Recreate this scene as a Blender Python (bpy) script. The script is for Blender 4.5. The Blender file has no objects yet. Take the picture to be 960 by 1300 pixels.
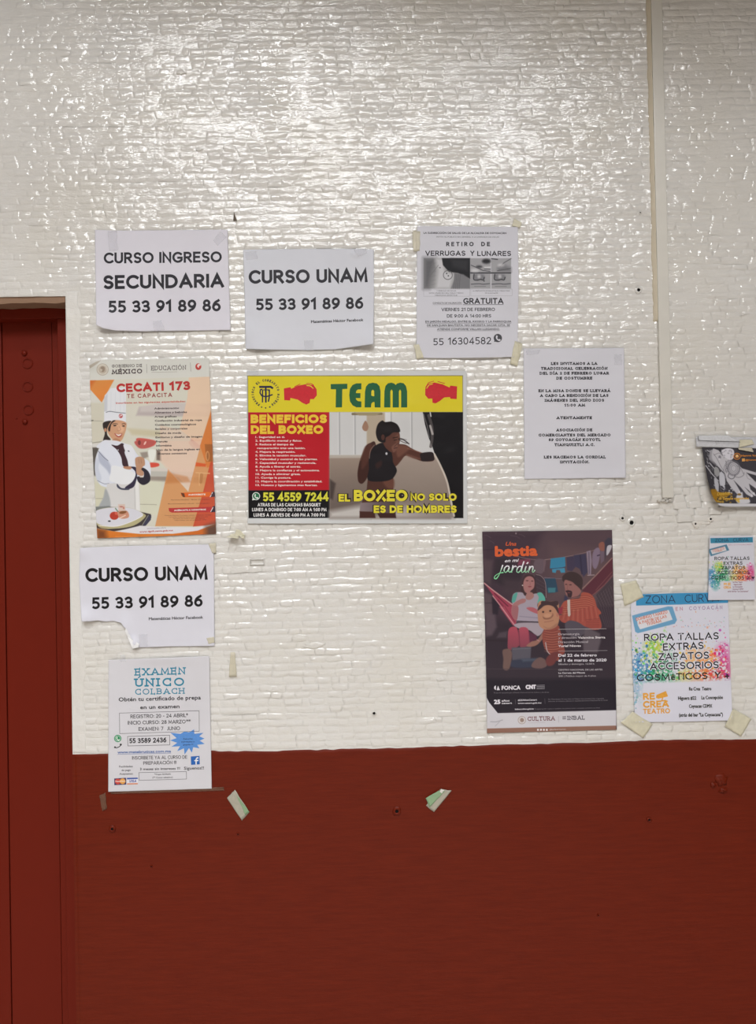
import bpy, math, random
import numpy as np
from mathutils import Matrix, Vector

S = bpy.context.scene
COL = S.collection
random.seed(7); RNG = np.random.RandomState(11)

# ------------------------------------------------------------------ camera
F_PX = 960.0                       # focal length for a 960 x 1300 image
CAM = np.array([0.0, -1.584, 1.65])
YAW, PITCH, ROLL = math.radians(0.75), math.radians(0.55), math.radians(1.12)
fwd = np.array([math.sin(YAW) * math.cos(PITCH), math.cos(YAW) * math.cos(PITCH), math.sin(PITCH)])
r0 = np.cross(fwd, [0, 0, 1.0]); r0 /= np.linalg.norm(r0)
u0 = np.cross(r0, fwd)
rgt = r0 * math.cos(ROLL) - u0 * math.sin(ROLL)
upv = u0 * math.cos(ROLL) + r0 * math.sin(ROLL)
cd = bpy.data.cameras.new('camera')
cd.lens = 36.0 * F_PX / 1300.0; cd.sensor_width = 36.0
cd.shift_y = -10.0 / 1300.0; cd.clip_start = 0.05
cam = bpy.data.objects.new('camera', cd); COL.objects.link(cam)
cam.matrix_world = Matrix(((rgt[0], upv[0], -fwd[0], CAM[0]), (rgt[1], upv[1], -fwd[1], CAM[1]),
                           (rgt[2], upv[2], -fwd[2], CAM[2]), (0, 0, 0, 1)))
S.camera = cam

# ------------------------------------------------------------------ sky and exposure
W = bpy.data.worlds.new('overcast_sky'); S.world = W; W.use_nodes = True
wb = W.node_tree.nodes['Background']
wb.inputs[0].default_value = (0.95, 0.975, 1.0, 1); wb.inputs[1].default_value = 0.25
# daylight through a row of clerestory windows high in the opposite wall, plus an added low fill lamp
YF = -5.4


def front_area_light(name, x, z, w, h, radiance, col):
    l = bpy.data.lights.new(name, 'AREA'); l.shape = 'RECTANGLE'; l.size = w; l.size_y = h
    l.energy = radiance * math.pi * w * h; l.color = col
    o = bpy.data.objects.new(name, l); COL.objects.link(o)
    o.location = (x, YF + 0.02, z); o.rotation_euler = (math.radians(90), 0, 0)


for wx, wz, ww, wh in [(-1.95, 5.5, 1.15, 1.0), (-0.7, 5.45, 1.0, 0.95), (0.55, 4.85, 1.0, 0.75), (1.65, 4.8, 0.95, 0.7)]:
    front_area_light('clerestory_daylight', wx, wz, ww, wh, 30.0, (0.96, 0.98, 1.0))
front_area_light('low_fill_light', 0.0, 1.1, 4.0, 2.0, 0.4, (1.0, 0.96, 0.9))  # added wide fill lamp, brightens the lower wall
ol = bpy.data.lights.new('overhead_fill_light', 'AREA'); ol.shape = 'RECTANGLE'; ol.size = 5.0; ol.size_y = 4.4  # added overhead lamp in place of sky, lights the lower wall from above
ol.energy = 16.0 * math.pi * 22; ol.color = (0.97, 0.985, 1.0)
oo = bpy.data.objects.new('overhead_fill_light', ol); COL.objects.link(oo); oo.location = (0.0, -3.2, 7.0)
sl = bpy.data.lights.new('floor_bounce_spot', 'SPOT'); sl.energy = 1700; sl.spot_size = math.radians(24); sl.spot_blend = 0.6; sl.shadow_soft_size = 0.2  # added spot, bounces light off the floor onto the lower wall
sl.color = (1.0, 0.98, 0.95)
so = bpy.data.objects.new('floor_bounce_spot', sl); COL.objects.link(so); so.location = (0.1, -2.3, 6.5)
S.view_settings.view_transform = 'Standard'; S.view_settings.look = 'None'
S.view_settings.gamma = 1.0; S.view_settings.use_curve_mapping = False
S.view_settings.exposure = -0.47


def P(px, py, off=0.0):
    """Point on the wall plane (off metres in front of it) seen at image pixel px, py."""
    px = np.asarray(px, float); py = np.asarray(py, float); off = np.asarray(off, float)
    a = (px - 480.0) / F_PX; b = -(py - 640.0) / F_PX
    d = fwd + a[..., None] * rgt + b[..., None] * upv
    t = (-off - CAM[1]) / d[..., 1]
    return CAM + d * t[..., None]


def to_px(X, Z, Y=0.0):
    v = np.stack([np.asarray(X, float), np.zeros_like(X) + Y, np.asarray(Z, float)], -1) - CAM
    w = v @ fwd
    return 480 + F_PX * (v @ rgt) / w, 640 - F_PX * (v @ upv) / w


# ------------------------------------------------------------------ small helpers
def lin(c):
    c = np.asarray(c, float) / 255.0
    return np.where(c <= 0.04045, c / 12.92, ((c + 0.055) / 1.055) ** 2.4)


PRINT_GAIN = 1.12


def alb(c, g=PRINT_GAIN):
    return np.clip(lin(c) * g, 0, 0.86)


def vnoise(x, y, seed=0, n=256):
    r = np.random.RandomState(seed).rand(n, n)
    xi = np.floor(x).astype(int); yi = np.floor(y).astype(int)
    fx = x - xi; fy = y - yi
    fx = fx * fx * (3 - 2 * fx); fy = fy * fy * (3 - 2 * fy)
    a = r[yi % n, xi % n]; b = r[yi % n, (xi + 1) % n]; c = r[(yi + 1) % n, xi % n]; d = r[(yi + 1) % n, (xi + 1) % n]
    return (a * (1 - fx) + b * fx) * (1 - fy) + (c * (1 - fx) + d * fx) * fy - 0.5


def mesh_np(name, V, Q, smooth=True, mats=(), midx=None):
    """V: N x 3, Q: M x k (k = 3 or 4)"""
    me = bpy.data.meshes.new(name)
    V = np.asarray(V, np.float32).reshape(-1, 3); Q = np.asarray(Q, np.int32)
    k = Q.shape[1]
    me.vertices.add(len(V)); me.vertices.foreach_set('co', V.ravel())
    me.loops.add(Q.size); me.loops.foreach_set('vertex_index', Q.ravel())
    me.polygons.add(len(Q)); me.polygons.foreach_set('loop_start', np.arange(0, Q.size, k, dtype=np.int32))
    me.polygons.foreach_set('use_smooth', np.full(len(Q), smooth))
    for m in mats: me.materials.append(m)
    if midx is not None: me.polygons.foreach_set('material_index', np.asarray(midx, np.int32))
    me.update(calc_edges=True)
    return me


def link(name, me, parent=None, label=None, kind=None):
    o = bpy.data.objects.new(name, me); COL.objects.link(o)
    if parent is not None: o.parent = parent
    if label: o['label'] = label
    if kind: o['kind'] = kind
    return o


def thing(name, label, cat, loc, group=None):
    o = bpy.data.objects.new(name, None); COL.objects.link(o)
    o.empty_display_size = 0.02
    o.location = loc; o['label'] = label; o['category'] = cat
    if group: o['group'] = group
    return o


def attach(o, root):
    """parent without moving: meshes are built in world coordinates"""
    o.parent = root
    o.matrix_parent_inverse = Matrix.Translation(root.location).inverted()


def boxes(name, bl, mat, parent=None, kind=None, bevel=0.0, label=None):
    V = []; Q = []
    for (x0, x1, y0, y1, z0, z1) in bl:
        b = len(V)
        V += [(x0, y0, z0), (x1, y0, z0), (x1, y1, z0), (x0, y1, z0), (x0, y0, z1), (x1, y0, z1), (x1, y1, z1), (x0, y1, z1)]
        Q += [(b, b + 3, b + 2, b + 1), (b + 4, b + 5, b + 6, b + 7), (b, b + 1, b + 5, b + 4),
              (b + 1, b + 2, b + 6, b + 5), (b + 2, b + 3, b + 7, b + 6), (b + 3, b, b + 4, b + 7)]
    me = mesh_np(name, V, Q, smooth=False, mats=[mat])
    o = link(name, me, None, label, kind)
    if parent is not None: attach(o, parent)
    if bevel:
        m = o.modifiers.new('bevel', 'BEVEL'); m.width = bevel; m.segments = 2
    return o


# ------------------------------------------------------------------ materials
def new_mat(name):
    m = bpy.data.materials.new(name); m.use_nodes = True
    nt = m.node_tree
    return m, nt, nt.nodes['Principled BSDF']


def N(nt, t, **kw):
    n = nt.nodes.new(t)
    for k, v in kw.items():
        if k in n.inputs: n.inputs[k].default_value = v
        else: setattr(n, k, v)
    return n


def coords(nt, scale):
    tc = N(nt, 'ShaderNodeTexCoord'); mp = N(nt, 'ShaderNodeMapping')
    mp.inputs['Scale'].default_value = scale
    nt.links.new(tc.outputs['Object'], mp.inputs[0])
    return mp.outputs[0]


def noise(nt, vec, scale, detail=3, rough=0.5):
    n = N(nt, 'ShaderNodeTexNoise'); n.inputs['Scale'].default_value = scale
    n.inputs['Detail'].default_value = detail; n.inputs['Roughness'].default_value = rough
    nt.links.new(vec, n.inputs['Vector'])
    return n.outputs['Fac']


def bump(nt, h, strength, dist, prev=None):
    b = N(nt, 'ShaderNodeBump'); b.inputs['Strength'].default_value = strength; b.inputs['Distance'].default_value = dist
    nt.links.new(h, b.inputs['Height'])
    if prev is not None: nt.links.new(prev, b.inputs['Normal'])
    return b.outputs['Normal']


def ramp(nt, f, stops):
    r = N(nt, 'ShaderNodeValToRGB'); e = r.color_ramp.elements
    e[0].position = stops[0][0]; e[0].color = (*stops[0][1], 1); e[1].position = stops[-1][0]; e[1].color = (*stops[-1][1], 1)
    for p, c in stops[1:-1]:
        x = e.new(p); x.color = (*c, 1)
    nt.links.new(f, r.inputs[0])
    return r.outputs[0]


def wall_paint(name, fine, grain, rough=0.2):
    m, nt, b = new_mat(name)
    v = coords(nt, (1, 1, 1)); vs = coords(nt, (1, 1, 2.6))
    c = ramp(nt, noise(nt, v, 5.0, 4), [(0.36, (0.735, 0.715, 0.665)), (0.5, (0.745, 0.728, 0.69)), (0.64, (0.75, 0.738, 0.708))])
    nt.links.new(c, b.inputs['Base Color'])
    rr = ramp(nt, noise(nt, v, 60, 2), [(0.3, (rough * 0.7,) * 3), (0.7, (rough * 1.4,) * 3)])
    nt.links.new(rr, b.inputs['Roughness'])
    n1 = bump(nt, noise(nt, vs, 95, 2, 0.45), 1.0, fine)
    nm = bump(nt, noise(nt, vs, 210, 1, 0.5), 1.0, fine * 0.40, n1)
    n2 = bump(nt, noise(nt, v, 420, 2, 0.5), 1.0, grain, nm)
    nt.links.new(n2, b.inputs['Normal'])
    b.inputs['Specular IOR Level'].default_value = 0.85
    return m


M_WALL = wall_paint('cream_gloss_paint', 0.0007, 0.00008, 0.045)
M_PLASTER = wall_paint('cream_stucco_paint', 0.0004, 0.00032, 0.4)


def red_paint():
    m, nt, b = new_mat('oxide_red_gloss_paint')
    v = coords(nt, (1, 1, 1)); vs = coords(nt, (1.0, 1, 11.0)); vb = coords(nt, (1, 1, 3.0))
    c = ramp(nt, noise(nt, vs, 14, 4, 0.6), [(0.3, (0.118, 0.0095, 0.0012)), (0.7, (0.150, 0.0135, 0.0022))])
    nt.links.new(c, b.inputs['Base Color'])
    b.inputs['Roughness'].default_value = 0.46; b.inputs['Specular IOR Level'].default_value = 0.2
    n1 = bump(nt, noise(nt, vs, 55, 3, 0.6), 0.6, 0.0006)
    n2 = bump(nt, noise(nt, vb, 8, 3, 0.6), 0.6, 0.0012, n1)
    n3 = bump(nt, noise(nt, v, 600, 2, 0.5), 0.5, 0.00006, n2)
    nt.links.new(n3, b.inputs['Normal'])
    return m


M_RED = red_paint()


def plain(name, rgb, rough=0.5, spec=0.5, bumps=None, metal=0.0):
    m, nt, b = new_mat(name)
    b.inputs['Base Color'].default_value = (*rgb, 1); b.inputs['Roughness'].default_value = rough
    b.inputs['Specular IOR Level'].default_value = spec; b.inputs['Metallic'].default_value = metal
    v = coords(nt, (1, 1, 1)); f = noise(nt, v, 30, 3)
    mx = N(nt, 'ShaderNodeMixRGB', blend_type='MULTIPLY'); mx.inputs[0].default_value = 0.25
    mx.inputs[1].default_value = (*rgb, 1)
    nt.links.new(ramp(nt, f, [(0.3, (0.85,) * 3), (0.7, (1.0,) * 3)]), mx.inputs[2]); nt.links.new(mx.outputs[0], b.inputs['Base Color'])
    if bumps:
        nt.links.new(bump(nt, noise(nt, v, bumps[0], 3), 0.7, bumps[1]), b.inputs['Normal'])
    return m


M_DOOR = plain('door_red_enamel', (0.150, 0.0115, 0.0035), 0.5, 0.16, (45, 0.0004))
M_BARE = plain('bare_brown_wood', (0.30, 0.185, 0.12), 0.8, 0.3, (120, 0.001))
M_BLACK = plain('gap_shade_black', (0.006, 0.005, 0.005), 0.9, 0.2)  # black colour stands in for shade inside holes and gaps
M_DUCT = plain('cream_painted_plastic', (0.71, 0.69, 0.63), 0.24, 0.5, (80, 0.00012))
M_CAULK = plain('yellowed_caulk', (0.64, 0.57, 0.44), 0.4, 0.5, (90, 0.0005))
M_CONC = plain('grey_concrete', (0.48, 0.44, 0.39), 0.85, 0.2, (60, 0.002))
M_CANOPY = plain('shade_canopy_dark', (0.14, 0.12, 0.10), 0.8, 0.2, (30, 0.002))  # dark colour of the added canopy slab
M_SIDE = plain('beige_render', (0.22, 0.19, 0.165), 0.8, 0.2, (40, 0.002))
M_CHIP = plain('bare_white_plaster', (0.80, 0.77, 0.72), 0.8, 0.2, (200, 0.0008))


def tape_mat(name, rgb, clear):
    m, nt, b = new_mat(name)
    b.inputs['Roughness'].default_value = 0.42
    v = coords(nt, (1, 1, 1))
    c = ramp(nt, noise(nt, v, 90, 3), [(0.3, tuple(x * 0.88 for x in rgb)), (0.7, rgb)])
    nt.links.new(c, b.inputs['Base Color'])
    nt.links.new(bump(nt, noise(nt, v, 160, 3), 0.8, 0.0006), b.inputs['Normal'])
    b.inputs['Alpha'].default_value = 1 - clear
    return m


M_TAPE = tape_mat('masking_tape', (0.80, 0.76, 0.58), 0.15)
M_TAPE_P = tape_mat('pale_tape', (0.78, 0.73, 0.58), 0.25)
M_TAPE_C = tape_mat('clear_tape', (0.82, 0.82, 0.86), 0.86)
M_TAPE_G = tape_mat('green_mint_tape', (0.27, 0.42, 0.24), 0.0)
M_TAPE_W = tape_mat('worn_white_tape', (0.44, 0.41, 0.33), 0.0)


def paper_mat(name, gloss=0.5, crinkle=0.0008):
    m, nt, b = new_mat(name)
    a = N(nt, 'ShaderNodeAttribute'); a.attribute_name = 'print'
    v = coords(nt, (1, 1, 1))
    mx = N(nt, 'ShaderNodeMixRGB', blend_type='MULTIPLY'); mx.inputs[0].default_value = 1.0
    nt.links.new(a.outputs['Color'], mx.inputs[1])
    nt.links.new(ramp(nt, noise(nt, v, 9, 3), [(0.3, (0.95,) * 3), (0.7, (1.0,) * 3)]), mx.inputs[2])
    nt.links.new(mx.outputs[0], b.inputs['Base Color'])
    b.inputs['Roughness'].default_value = gloss
    b.inputs['Specular IOR Level'].default_value = 0.22
    nt.links.new(bump(nt, noise(nt, v, 22, 2), 0.7, crinkle * 2), b.inputs['Normal'])
    return m


M_PAPER = paper_mat('office_paper', 0.6)
M_GLOSSY = paper_mat('semi_gloss_poster_paper', 0.36)
_ink = {}


def ink(c, rough=0.5):
    k = (tuple(c), rough)
    if k not in _ink:
        m, nt, b = new_mat('ink_%d_%d_%d' % tuple(c))
        v = coords(nt, (1, 1, 1)); a = alb(c)
        nt.links.new(ramp(nt, noise(nt, v, 200, 2), [(0.3, tuple(a * 0.92)), (0.7, tuple(a * 1.04))]), b.inputs['Base Color'])
        b.inputs['Roughness'].default_value = rough; b.inputs['Specular IOR Level'].default_value = 0.3
        _ink[k] = m
    return _ink[k]


# ------------------------------------------------------------------ the painted brick wall
XD = float(P(83.5, 400)[0])            # right edge of the door opening
ZL = float(P(60, 376.5)[2])            # lintel height
ZR = float(P(480, 948)[2])             # top of the red dado
XR, XL = 2.05, -1.95
ZT = 3.27
wall = boxes('wall_back', [(XD, XR, 0, 0.16, 0, ZT), (XL - 0.1, XD, 0, 0.16, ZL + .0005, ZT)], M_WALL, kind='structure')
wall['label'] = 'painted brick wall, cream above a dark red dado'

CH = 0.0147
POSTERS = [(120, 290, 292, 420), (308, 316, 475, 444), (529, 287, 658, 454), (665, 441, 795, 607), (113, 455, 274, 683),
           (313, 470, 593, 665), (102, 692, 272, 821), (137, 834, 269, 1004), (612, 673, 783, 930), (801, 753, 930, 917),
           (891, 553, 1000, 641), (900, 680, 959, 761), (822, 0, 852, 636)]


def build_bricks():
    us = np.array([0, .07, .22, .5, .78, .93, 1.0]); vs = np.array([0, .12, .30, .52, .74, .89, 1.0])
    nu, nv = len(us), len(vs)
    Z0 = ZR + 0.0008
    x_left, x_right = float(P(-150, 640)[0]), float(P(1130, 640)[0])
    ztop = float(P(480, -150)[2])
    ncourse = int((ztop - Z0) / CH)
    zl = lambda x, k: Z0 + k * CH + (0.0034 * vnoise(x * 9 + 3.1 * k, x * 0 + k * 0.31, 3) + 0.0016 * vnoise(x * 40, x * 0 + k * 7.7, 4)) * min(1, k / 2.0) + 0.004 * vnoise(x * 2.0, x * 0 + 0.5 + k * 0.05, 5) * min(1, k / 6.0)
    xs0 = float(P(105, 700)[0])
    info = []
    for k in range(ncourse):
        zc = Z0 + (k + .5) * CH
        start = x_left + random.random() * 0.033
        if zc < ZL: start = xs0 - 0.006 * random.random() - 0.002
        elif zc < ZL + 0.01: start = x_left
        x = start
        while x < x_right:
            w = random.choice((0.031, 0.034, 0.036, 0.030)) * random.uniform(0.8, 1.15)
            if random.random() < 0.06: w *= 0.55
            info.append((x, x + w, k)); x += w
    info = np.array(info)
    M = len(info)
    x0 = info[:, 0][:, None, None]; x1 = info[:, 1][:, None, None]; kk = info[:, 2][:, None, None]
    U = us[None, None, :]; Vv = vs[None, :, None]
    sl0 = RNG.uniform(-.003, .003, (M, 1, 1)); sl1 = RNG.uniform(-.003, .003, (M, 1, 1))
    X = (x0 + sl0 * (Vv - .5) * 2) * (1 - U) + (x1 + sl1 * (Vv - .5) * 2) * U
    kb = np.broadcast_to(kk, X.shape)

    def zline(x, k):
        f1 = np.minimum(1, k / 2.0); f2 = np.minimum(1, k / 6.0)
        return Z0 + k * CH + (0.0034 * vnoise(x * 9 + 3.1 * k, k * 0.31, 3) + 0.0036 * vnoise(x * 36, k * 7.7, 4)) * f1 + 0.004 * vnoise(x * 2.0, 0.5 + k * 0.05, 5) * f2
    Zb = zline(X, kb); Zt = zline(X, kb + 1.0)
    Z = Zb * (1 - Vv) + Zt * Vv
    px, py = to_px(X[:, 3, 3], Z[:, 3, 3])
    amp = RNG.uniform(.7, 1.25, M)
    # softer, thickly painted courses over the door and towards the upper right
    sof = 1 - 0.55 * np.clip((150 - px) / 120, 0, 1) * (py < 420) - 0.35 * np.clip((px - 850) / 40, 0, 1) * (py < 520) - 0.25 * np.clip((330 - py) / 300, 0, 1) * (px > 480)
    chip = ((px - 884) / 26) ** 2 + ((py - 642) / 24) ** 2 < 1
    amp = amp * np.clip(sof, .3, 1) * (1 + .50 * np.clip((py - 300) / 200, 0, 1)); amp[chip] = 1.9
    pu = 1 - RNG.uniform(.1, .9, (M, 1, 1)) * np.abs(2 * U - 1) ** 4; pv = 1 - np.abs(2 * Vv - 1) ** 2.0
    H = 0.00110 * amp[:, None, None] * pu * pv
    H = H + 0.00016
    tilt = RNG.uniform(-.5, .8, (M, 1, 1)) * 0.0011 * (Vv - .5) * pv * 2 + RNG.uniform(-.5, .5, (M, 1, 1)) * 0.0010 * (U - .5) * 2 * pu
    H = H + tilt
    H = H + (0.0021 * vnoise(X * 75, Z * 130, 8) + 0.0020 * vnoise(X * 16, Z * 34, 9)) * np.broadcast_to(0.35 + 0.65 * pv, X.shape)
    H = np.where(chip[:, None, None], 0.0044 * np.clip(pu * 3, 0, 1) * np.clip(pv * 2.2, 0, 1), H)
    H = np.minimum(H, 0.0030 + 0.0014 * chip[:, None, None])
    e = np.zeros((nv, nu), bool); e[0] = e[-1] = True; e[:, 0] = e[:, -1] = True
    ev = np.zeros((nv, nu), bool); ev[1:-1, 0] = ev[1:-1, -1] = True
    en = vnoise(X * 25 + kb * 5.3, kb * 3.7, 12)
    dip = 0.00022 + 0.0050 * np.clip(en - .22, 0, 1)
    H[:, 0] = H[:, 1] - dip[:, 0] - .0001; H[:, -1] = H[:, -2] - dip[:, -1]
    kk2 = np.clip(RNG.uniform(-.1, 1.25, (M, 1)), 0, 1) * np.where(chip, 0, 1)[:, None]
    for col_, nb in ((0, 1), (-1, -2)):
        H[:, 1:-1, col_] = H[:, 1:-1, nb] * kk2 + (-0.0004 - .0008 * chip[:, None]) * (1 - kk2)
    H[:, 1, 1:-1] = np.maximum(H[:, 1, 1:-1], 0.0001); H[:, -2, 1:-1] = np.maximum(H[:, -2, 1:-1], 0.0001)
    V = np.stack([X, -H, Z], -1).reshape(M, nu * nv, 3)
    q = []
    for j in range(nv - 1):
        for i in range(nu - 1):
            a = j * nu + i; q.append((a, a + 1, a + nu + 1, a + nu))
    q = np.array(q)
    # the 300 that show largest and are not behind a paper
    free = np.ones(M, bool)
    for (a, b, c, d) in POSTERS: free &= ~((px > a - 8) & (px < c + 8) & (py > b - 6) & (py < d + 6))
    free &= (px > 10) & (px < 950) & (py > 8) & (py < 940)
    notch = int(np.argmin((px - 324.5) ** 2 + (py - 711) ** 2))
    size = (info[:, 1] - info[:, 0]) * np.where(free, 1, 0) * (Zt - Zb)[:, 3, 3]
    size[notch] = 0
    order = np.argsort(-size)[:300]
    single = np.zeros(M, bool); single[order] = True
    rest = np.where(~single)[0]; rest = rest[rest != notch]
    me = mesh_np('brickwork', V[rest].reshape(-1, 3), (q[None] + (np.arange(len(rest)) * nu * nv)[:, None, None]).reshape(-1, 4), mats=[M_WALL])
    o = link('brickwork', me, wall, kind='stuff')
    for i in order:
        c = V[i].mean(0); c[1] = 0
        b = link('brick', mesh_np('brick', V[i] - c, q, mats=[M_WALL]), wall)
        b.location = c
    return V[notch][:, 0].min(), V[notch][:, 0].max(), V[notch][:, 2].min(), V[notch][:, 2].max()


NOTCH = build_bricks()


def relief(name, x0, x1, z0, z1, nx, nz, fn, mat, parent, edge=None, back=0.002):
    """a thin skin on the wall: fn(X, Z) metres proud; its border turns back into the wall"""
    x = np.linspace(x0, x1, nx); z = np.linspace(z0, z1, nz)
    X, Z = np.meshgrid(x, z)
    if edge is not None: X, Z = edge(X, Z)
    H = fn(X, Z)
    H[0] = H[-1] = -back; H[:, 0] = H[:, -1] = -back
    V = np.stack([X, -H, Z], -1).reshape(-1, 3)
    a = (np.arange(nz - 1)[:, None] * nx + np.arange(nx - 1)[None]).ravel()
    Q = np.stack([a, a + 1, a + nx + 1, a + nx], -1)
    o = link(name, mesh_np(name, V, Q, mats=[mat])); attach(o, parent)
    return o


def dado_edge(X, Z):
    t = np.clip((Z - (ZR - 0.05)) / 0.05, 0, 1)
    return X, Z + t * (0.0022 * vnoise(X * 60, X * 0, 21) + 0.005 * vnoise(X * 5, X * 0, 22) + 0.001)


relief('painted_dado', XD + 0.0005, XR, 0.0, ZR, 500, 220,
       lambda X, Z: 0.0019 + 0.0010 * vnoise(X * 10, Z * 40, 23) + 0.0004 * vnoise(X * 50, Z * 160, 24), M_RED, wall, dado_edge)['label'] = 'dark red painted lower wall'


boxes('painted_dado', [(XD - 0.0005, XD + 0.007, -0.0014, 0.055, 0, ZR - .001)], M_RED, wall)


def strip_edge(X, Z):
    t = (X - XD) / (float(P(105, 700)[0]) - XD)
    return X + np.clip(t, 0, 1) * 0.008 * vnoise(Z * 30, Z * 0, 27), Z


relief('plaster_strip', XD + 0.0003, float(P(106, 700)[0]), ZR + 0.0005, ZL + 0.012, 20, 330,
       lambda X, Z: 0.0016 + 0.0012 * vnoise(X * 60, Z * 60, 28) + 0.0005 * vnoise(X * 200, Z * 200, 29), M_PLASTER, wall, strip_edge)


def notch():
    x0, x1, z0, z1 = NOTCH
    y = -0.0052
    cx = (x0 + x1) / 2; zz = (z0 + z1) / 2; hw = 0.0135; hh = 0.0052
    V = [(cx - hw - .003, -.0001, zz - hh - .002), (cx + hw + .003, -.0001, zz - hh - .002), (cx + hw + .003, -.0001, zz + hh + .002), (cx - hw - .003, -.0001, zz + hh + .002),
         (cx - hw, y, zz - hh), (cx + hw, y, zz - hh), (cx + hw, y, zz + hh), (cx - hw, y, zz + hh),
         (cx - hw + .001, .0, zz - hh + .0022), (cx + hw - .001, .0, zz - hh + .0022), (cx + hw - .001, .0, zz + hh - .0005), (cx - hw + .001, .0, zz + hh - .0005)]
    V = [(a, b - (0.0003 if b > -.001 else 0), c) for a, b, c in V]
    Q = []
    for i in range(4):
        j = (i + 1) % 4; Q += [(i, j, 4 + j, 4 + i), (4 + i, 4 + j, 8 + j, 8 + i)]
    Q.append((8, 9, 10, 11))
    attach(link('chipped_brick', mesh_np('chipped_brick', V, Q, smooth=False, mats=[M_WALL]), label='small rectangular notch in the brickwork'), wall)


notch()


def wall_hole(px, py, r_px, rim=1.6, mat=M_WALL, off=0.0030):
    c = P(px, py, off); r = r_px * 0.00165
    n = 14; V = []; Q = []
    rr = [r * (rim + .5), r * rim, r * 1.05, r * 0.95]; yy = [0.0015, -0.0010, -0.0012, 0.0006]
    for k in range(4):
        for i in range(n):
            a = 2 * math.pi * i / n
            j = 1 + (random.uniform(-.22, .22) if k < 2 else random.uniform(-.08, .08))
            V.append((c[0] + rr[k] * j * math.cos(a), c[1] + yy[k], c[2] + rr[k] * j * math.sin(a)))
    for k in range(3):
        for i in range(n):
            j = (i + 1) % n; Q.append((k * n + i, k * n + j, (k + 1) * n + j, (k + 1) * n + i))
    me = mesh_np('screw_hole', V, Q, mats=[mat])
    o = link('screw_hole', me); attach(o, wall)
    V2 = [(c[0] + r * math.cos(2 * math.pi * i / n), c[1] + 0.0002, c[2] + r * math.sin(2 * math.pi * i / n)) for i in range(n)] + [(c[0], c[1] + 0.0006, c[2])]
    p = link('hole_shade_disc', mesh_np('hole_shade_disc', V2, [(i, (i + 1) % n, n) for i in range(n)], mats=[M_BLACK])); p.parent = o  # black disc paints in the shade of a deeper hole
    p.matrix_parent_inverse = o.matrix_parent_inverse


wall_hole(811, 368, 2.2, 1.8); wall_hole(790.5, 658, 1.7, 2.0); wall_hole(802, 663.5, 2.8, 1.6); wall_hole(475, 905.5, 1.8, 1.2)
wall_hole(902.5, 659, 1.6, 1.8, M_CHIP, 0.004); wall_hole(883, 665, 1.5, 2.0, M_CHIP, 0.004); wall_hole(813, 270, 1.0, 1.6)
wall_hole(504, 1030, 2.2, 2.2, M_RED, 0.0038); wall_hole(142.5, 1052.5, 1.8, 2.0, M_RED, 0.0038); wall_hole(824.5, 1041, 1.6, 1.6, M_RED, 0.0038)
wall_hole(192, 1100, 0.9, 1.2, M_RED, 0.0038); wall_hole(760, 1162, 0.9, 1.2, M_RED, 0.0038); wall_hole(302, 1059, 0.9, 1.3, M_RED, 0.0038)


def lump(name, px, py, rx, rz, h, mat, parent, label=None, off=0.0008, seed=1, kind=None):
    c = P(px, py, off); n, m = 16, 6; r = np.random.RandomState(seed)
    V = []; Q = []
    jit = 1 + r.uniform(-.35, .35, n)
    for k in range(m):
        t = k / (m - 1)
        for i in range(n):
            a = 2 * math.pi * i / n; rr = math.sin(t * math.pi / 2 + 0.02) * (1 + (jit[i] - 1) * t)
            V.append((c[0] + rx * .00165 * rr * math.cos(a), c[1] - h * (math.cos(t * math.pi / 2)) * (1 + r.uniform(-.25, .25)) + (0.0015 if k == m - 1 else 0), c[2] + rz * .00165 * rr * math.sin(a)))
    for k in range(m - 1):
        for i in range(n):
            j = (i + 1) % n; Q.append((k * n + i, k * n + j, (k + 1) * n + j, (k + 1) * n + i))
    o = link(name, mesh_np(name, V, Q, mats=[mat]), label=label); attach(o, parent)
    return o


# gouged and filled patches
lump('plaster_patch', 889, 664, 14, 3.0, 0.0030, M_CHIP, wall, 'ragged bare plaster lump under the chipped bricks', seed=3)
lump('plaster_patch', 884, 668, 3.6, 3.2, 0.0035, M_CHIP, wall, seed=4)
lump('paint_scab', 915, 990, 9, 8, 0.0062, M_RED, wall, 'rough painted-over filler scab on the red dado', seed=5)
lump('paint_scab', 905, 996, 4, 4, 0.0052, M_RED, wall, seed=6)
lump('paint_scab', 918, 1003, 6, 4, 0.0056, M_RED, wall, seed=16)
for i, (x, y, a, b) in enumerate([(539, 707, 9, 2), (398, 820, 14, 4), (346, 875, 9, 4), (560, 862, 6, 3), (505, 674, 5, 3), (230, 92, 6, 3), (253, 190, 5, 2), (866, 590, 3, 5), (905, 490, 3, 8), (820, 600, 3, 4)]):
    lump('paint_blister', x, y, a, b, 0.0024, M_WALL, wall, seed=30 + i)


def crack(pts, w=0.0006):
    """a thin open joint: a dark narrow groove bed lying on the brick edges"""
    V = []; Q = []
    n = len(pts)
    for i, (x, y, t) in enumerate(pts):
        c = P(x, y, 0.0022); V += [(c[0], c[1], c[2] + w * t), (c[0], c[1] - 0.0004, c[2] - w * t)]
    for i in range(n - 1): Q.append((2 * i, 2 * i + 2, 2 * i + 3, 2 * i + 1))
    attach(link('hairline_crack', mesh_np('hairline_crack', V, Q, mats=[M_GAP])), wall)


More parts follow.
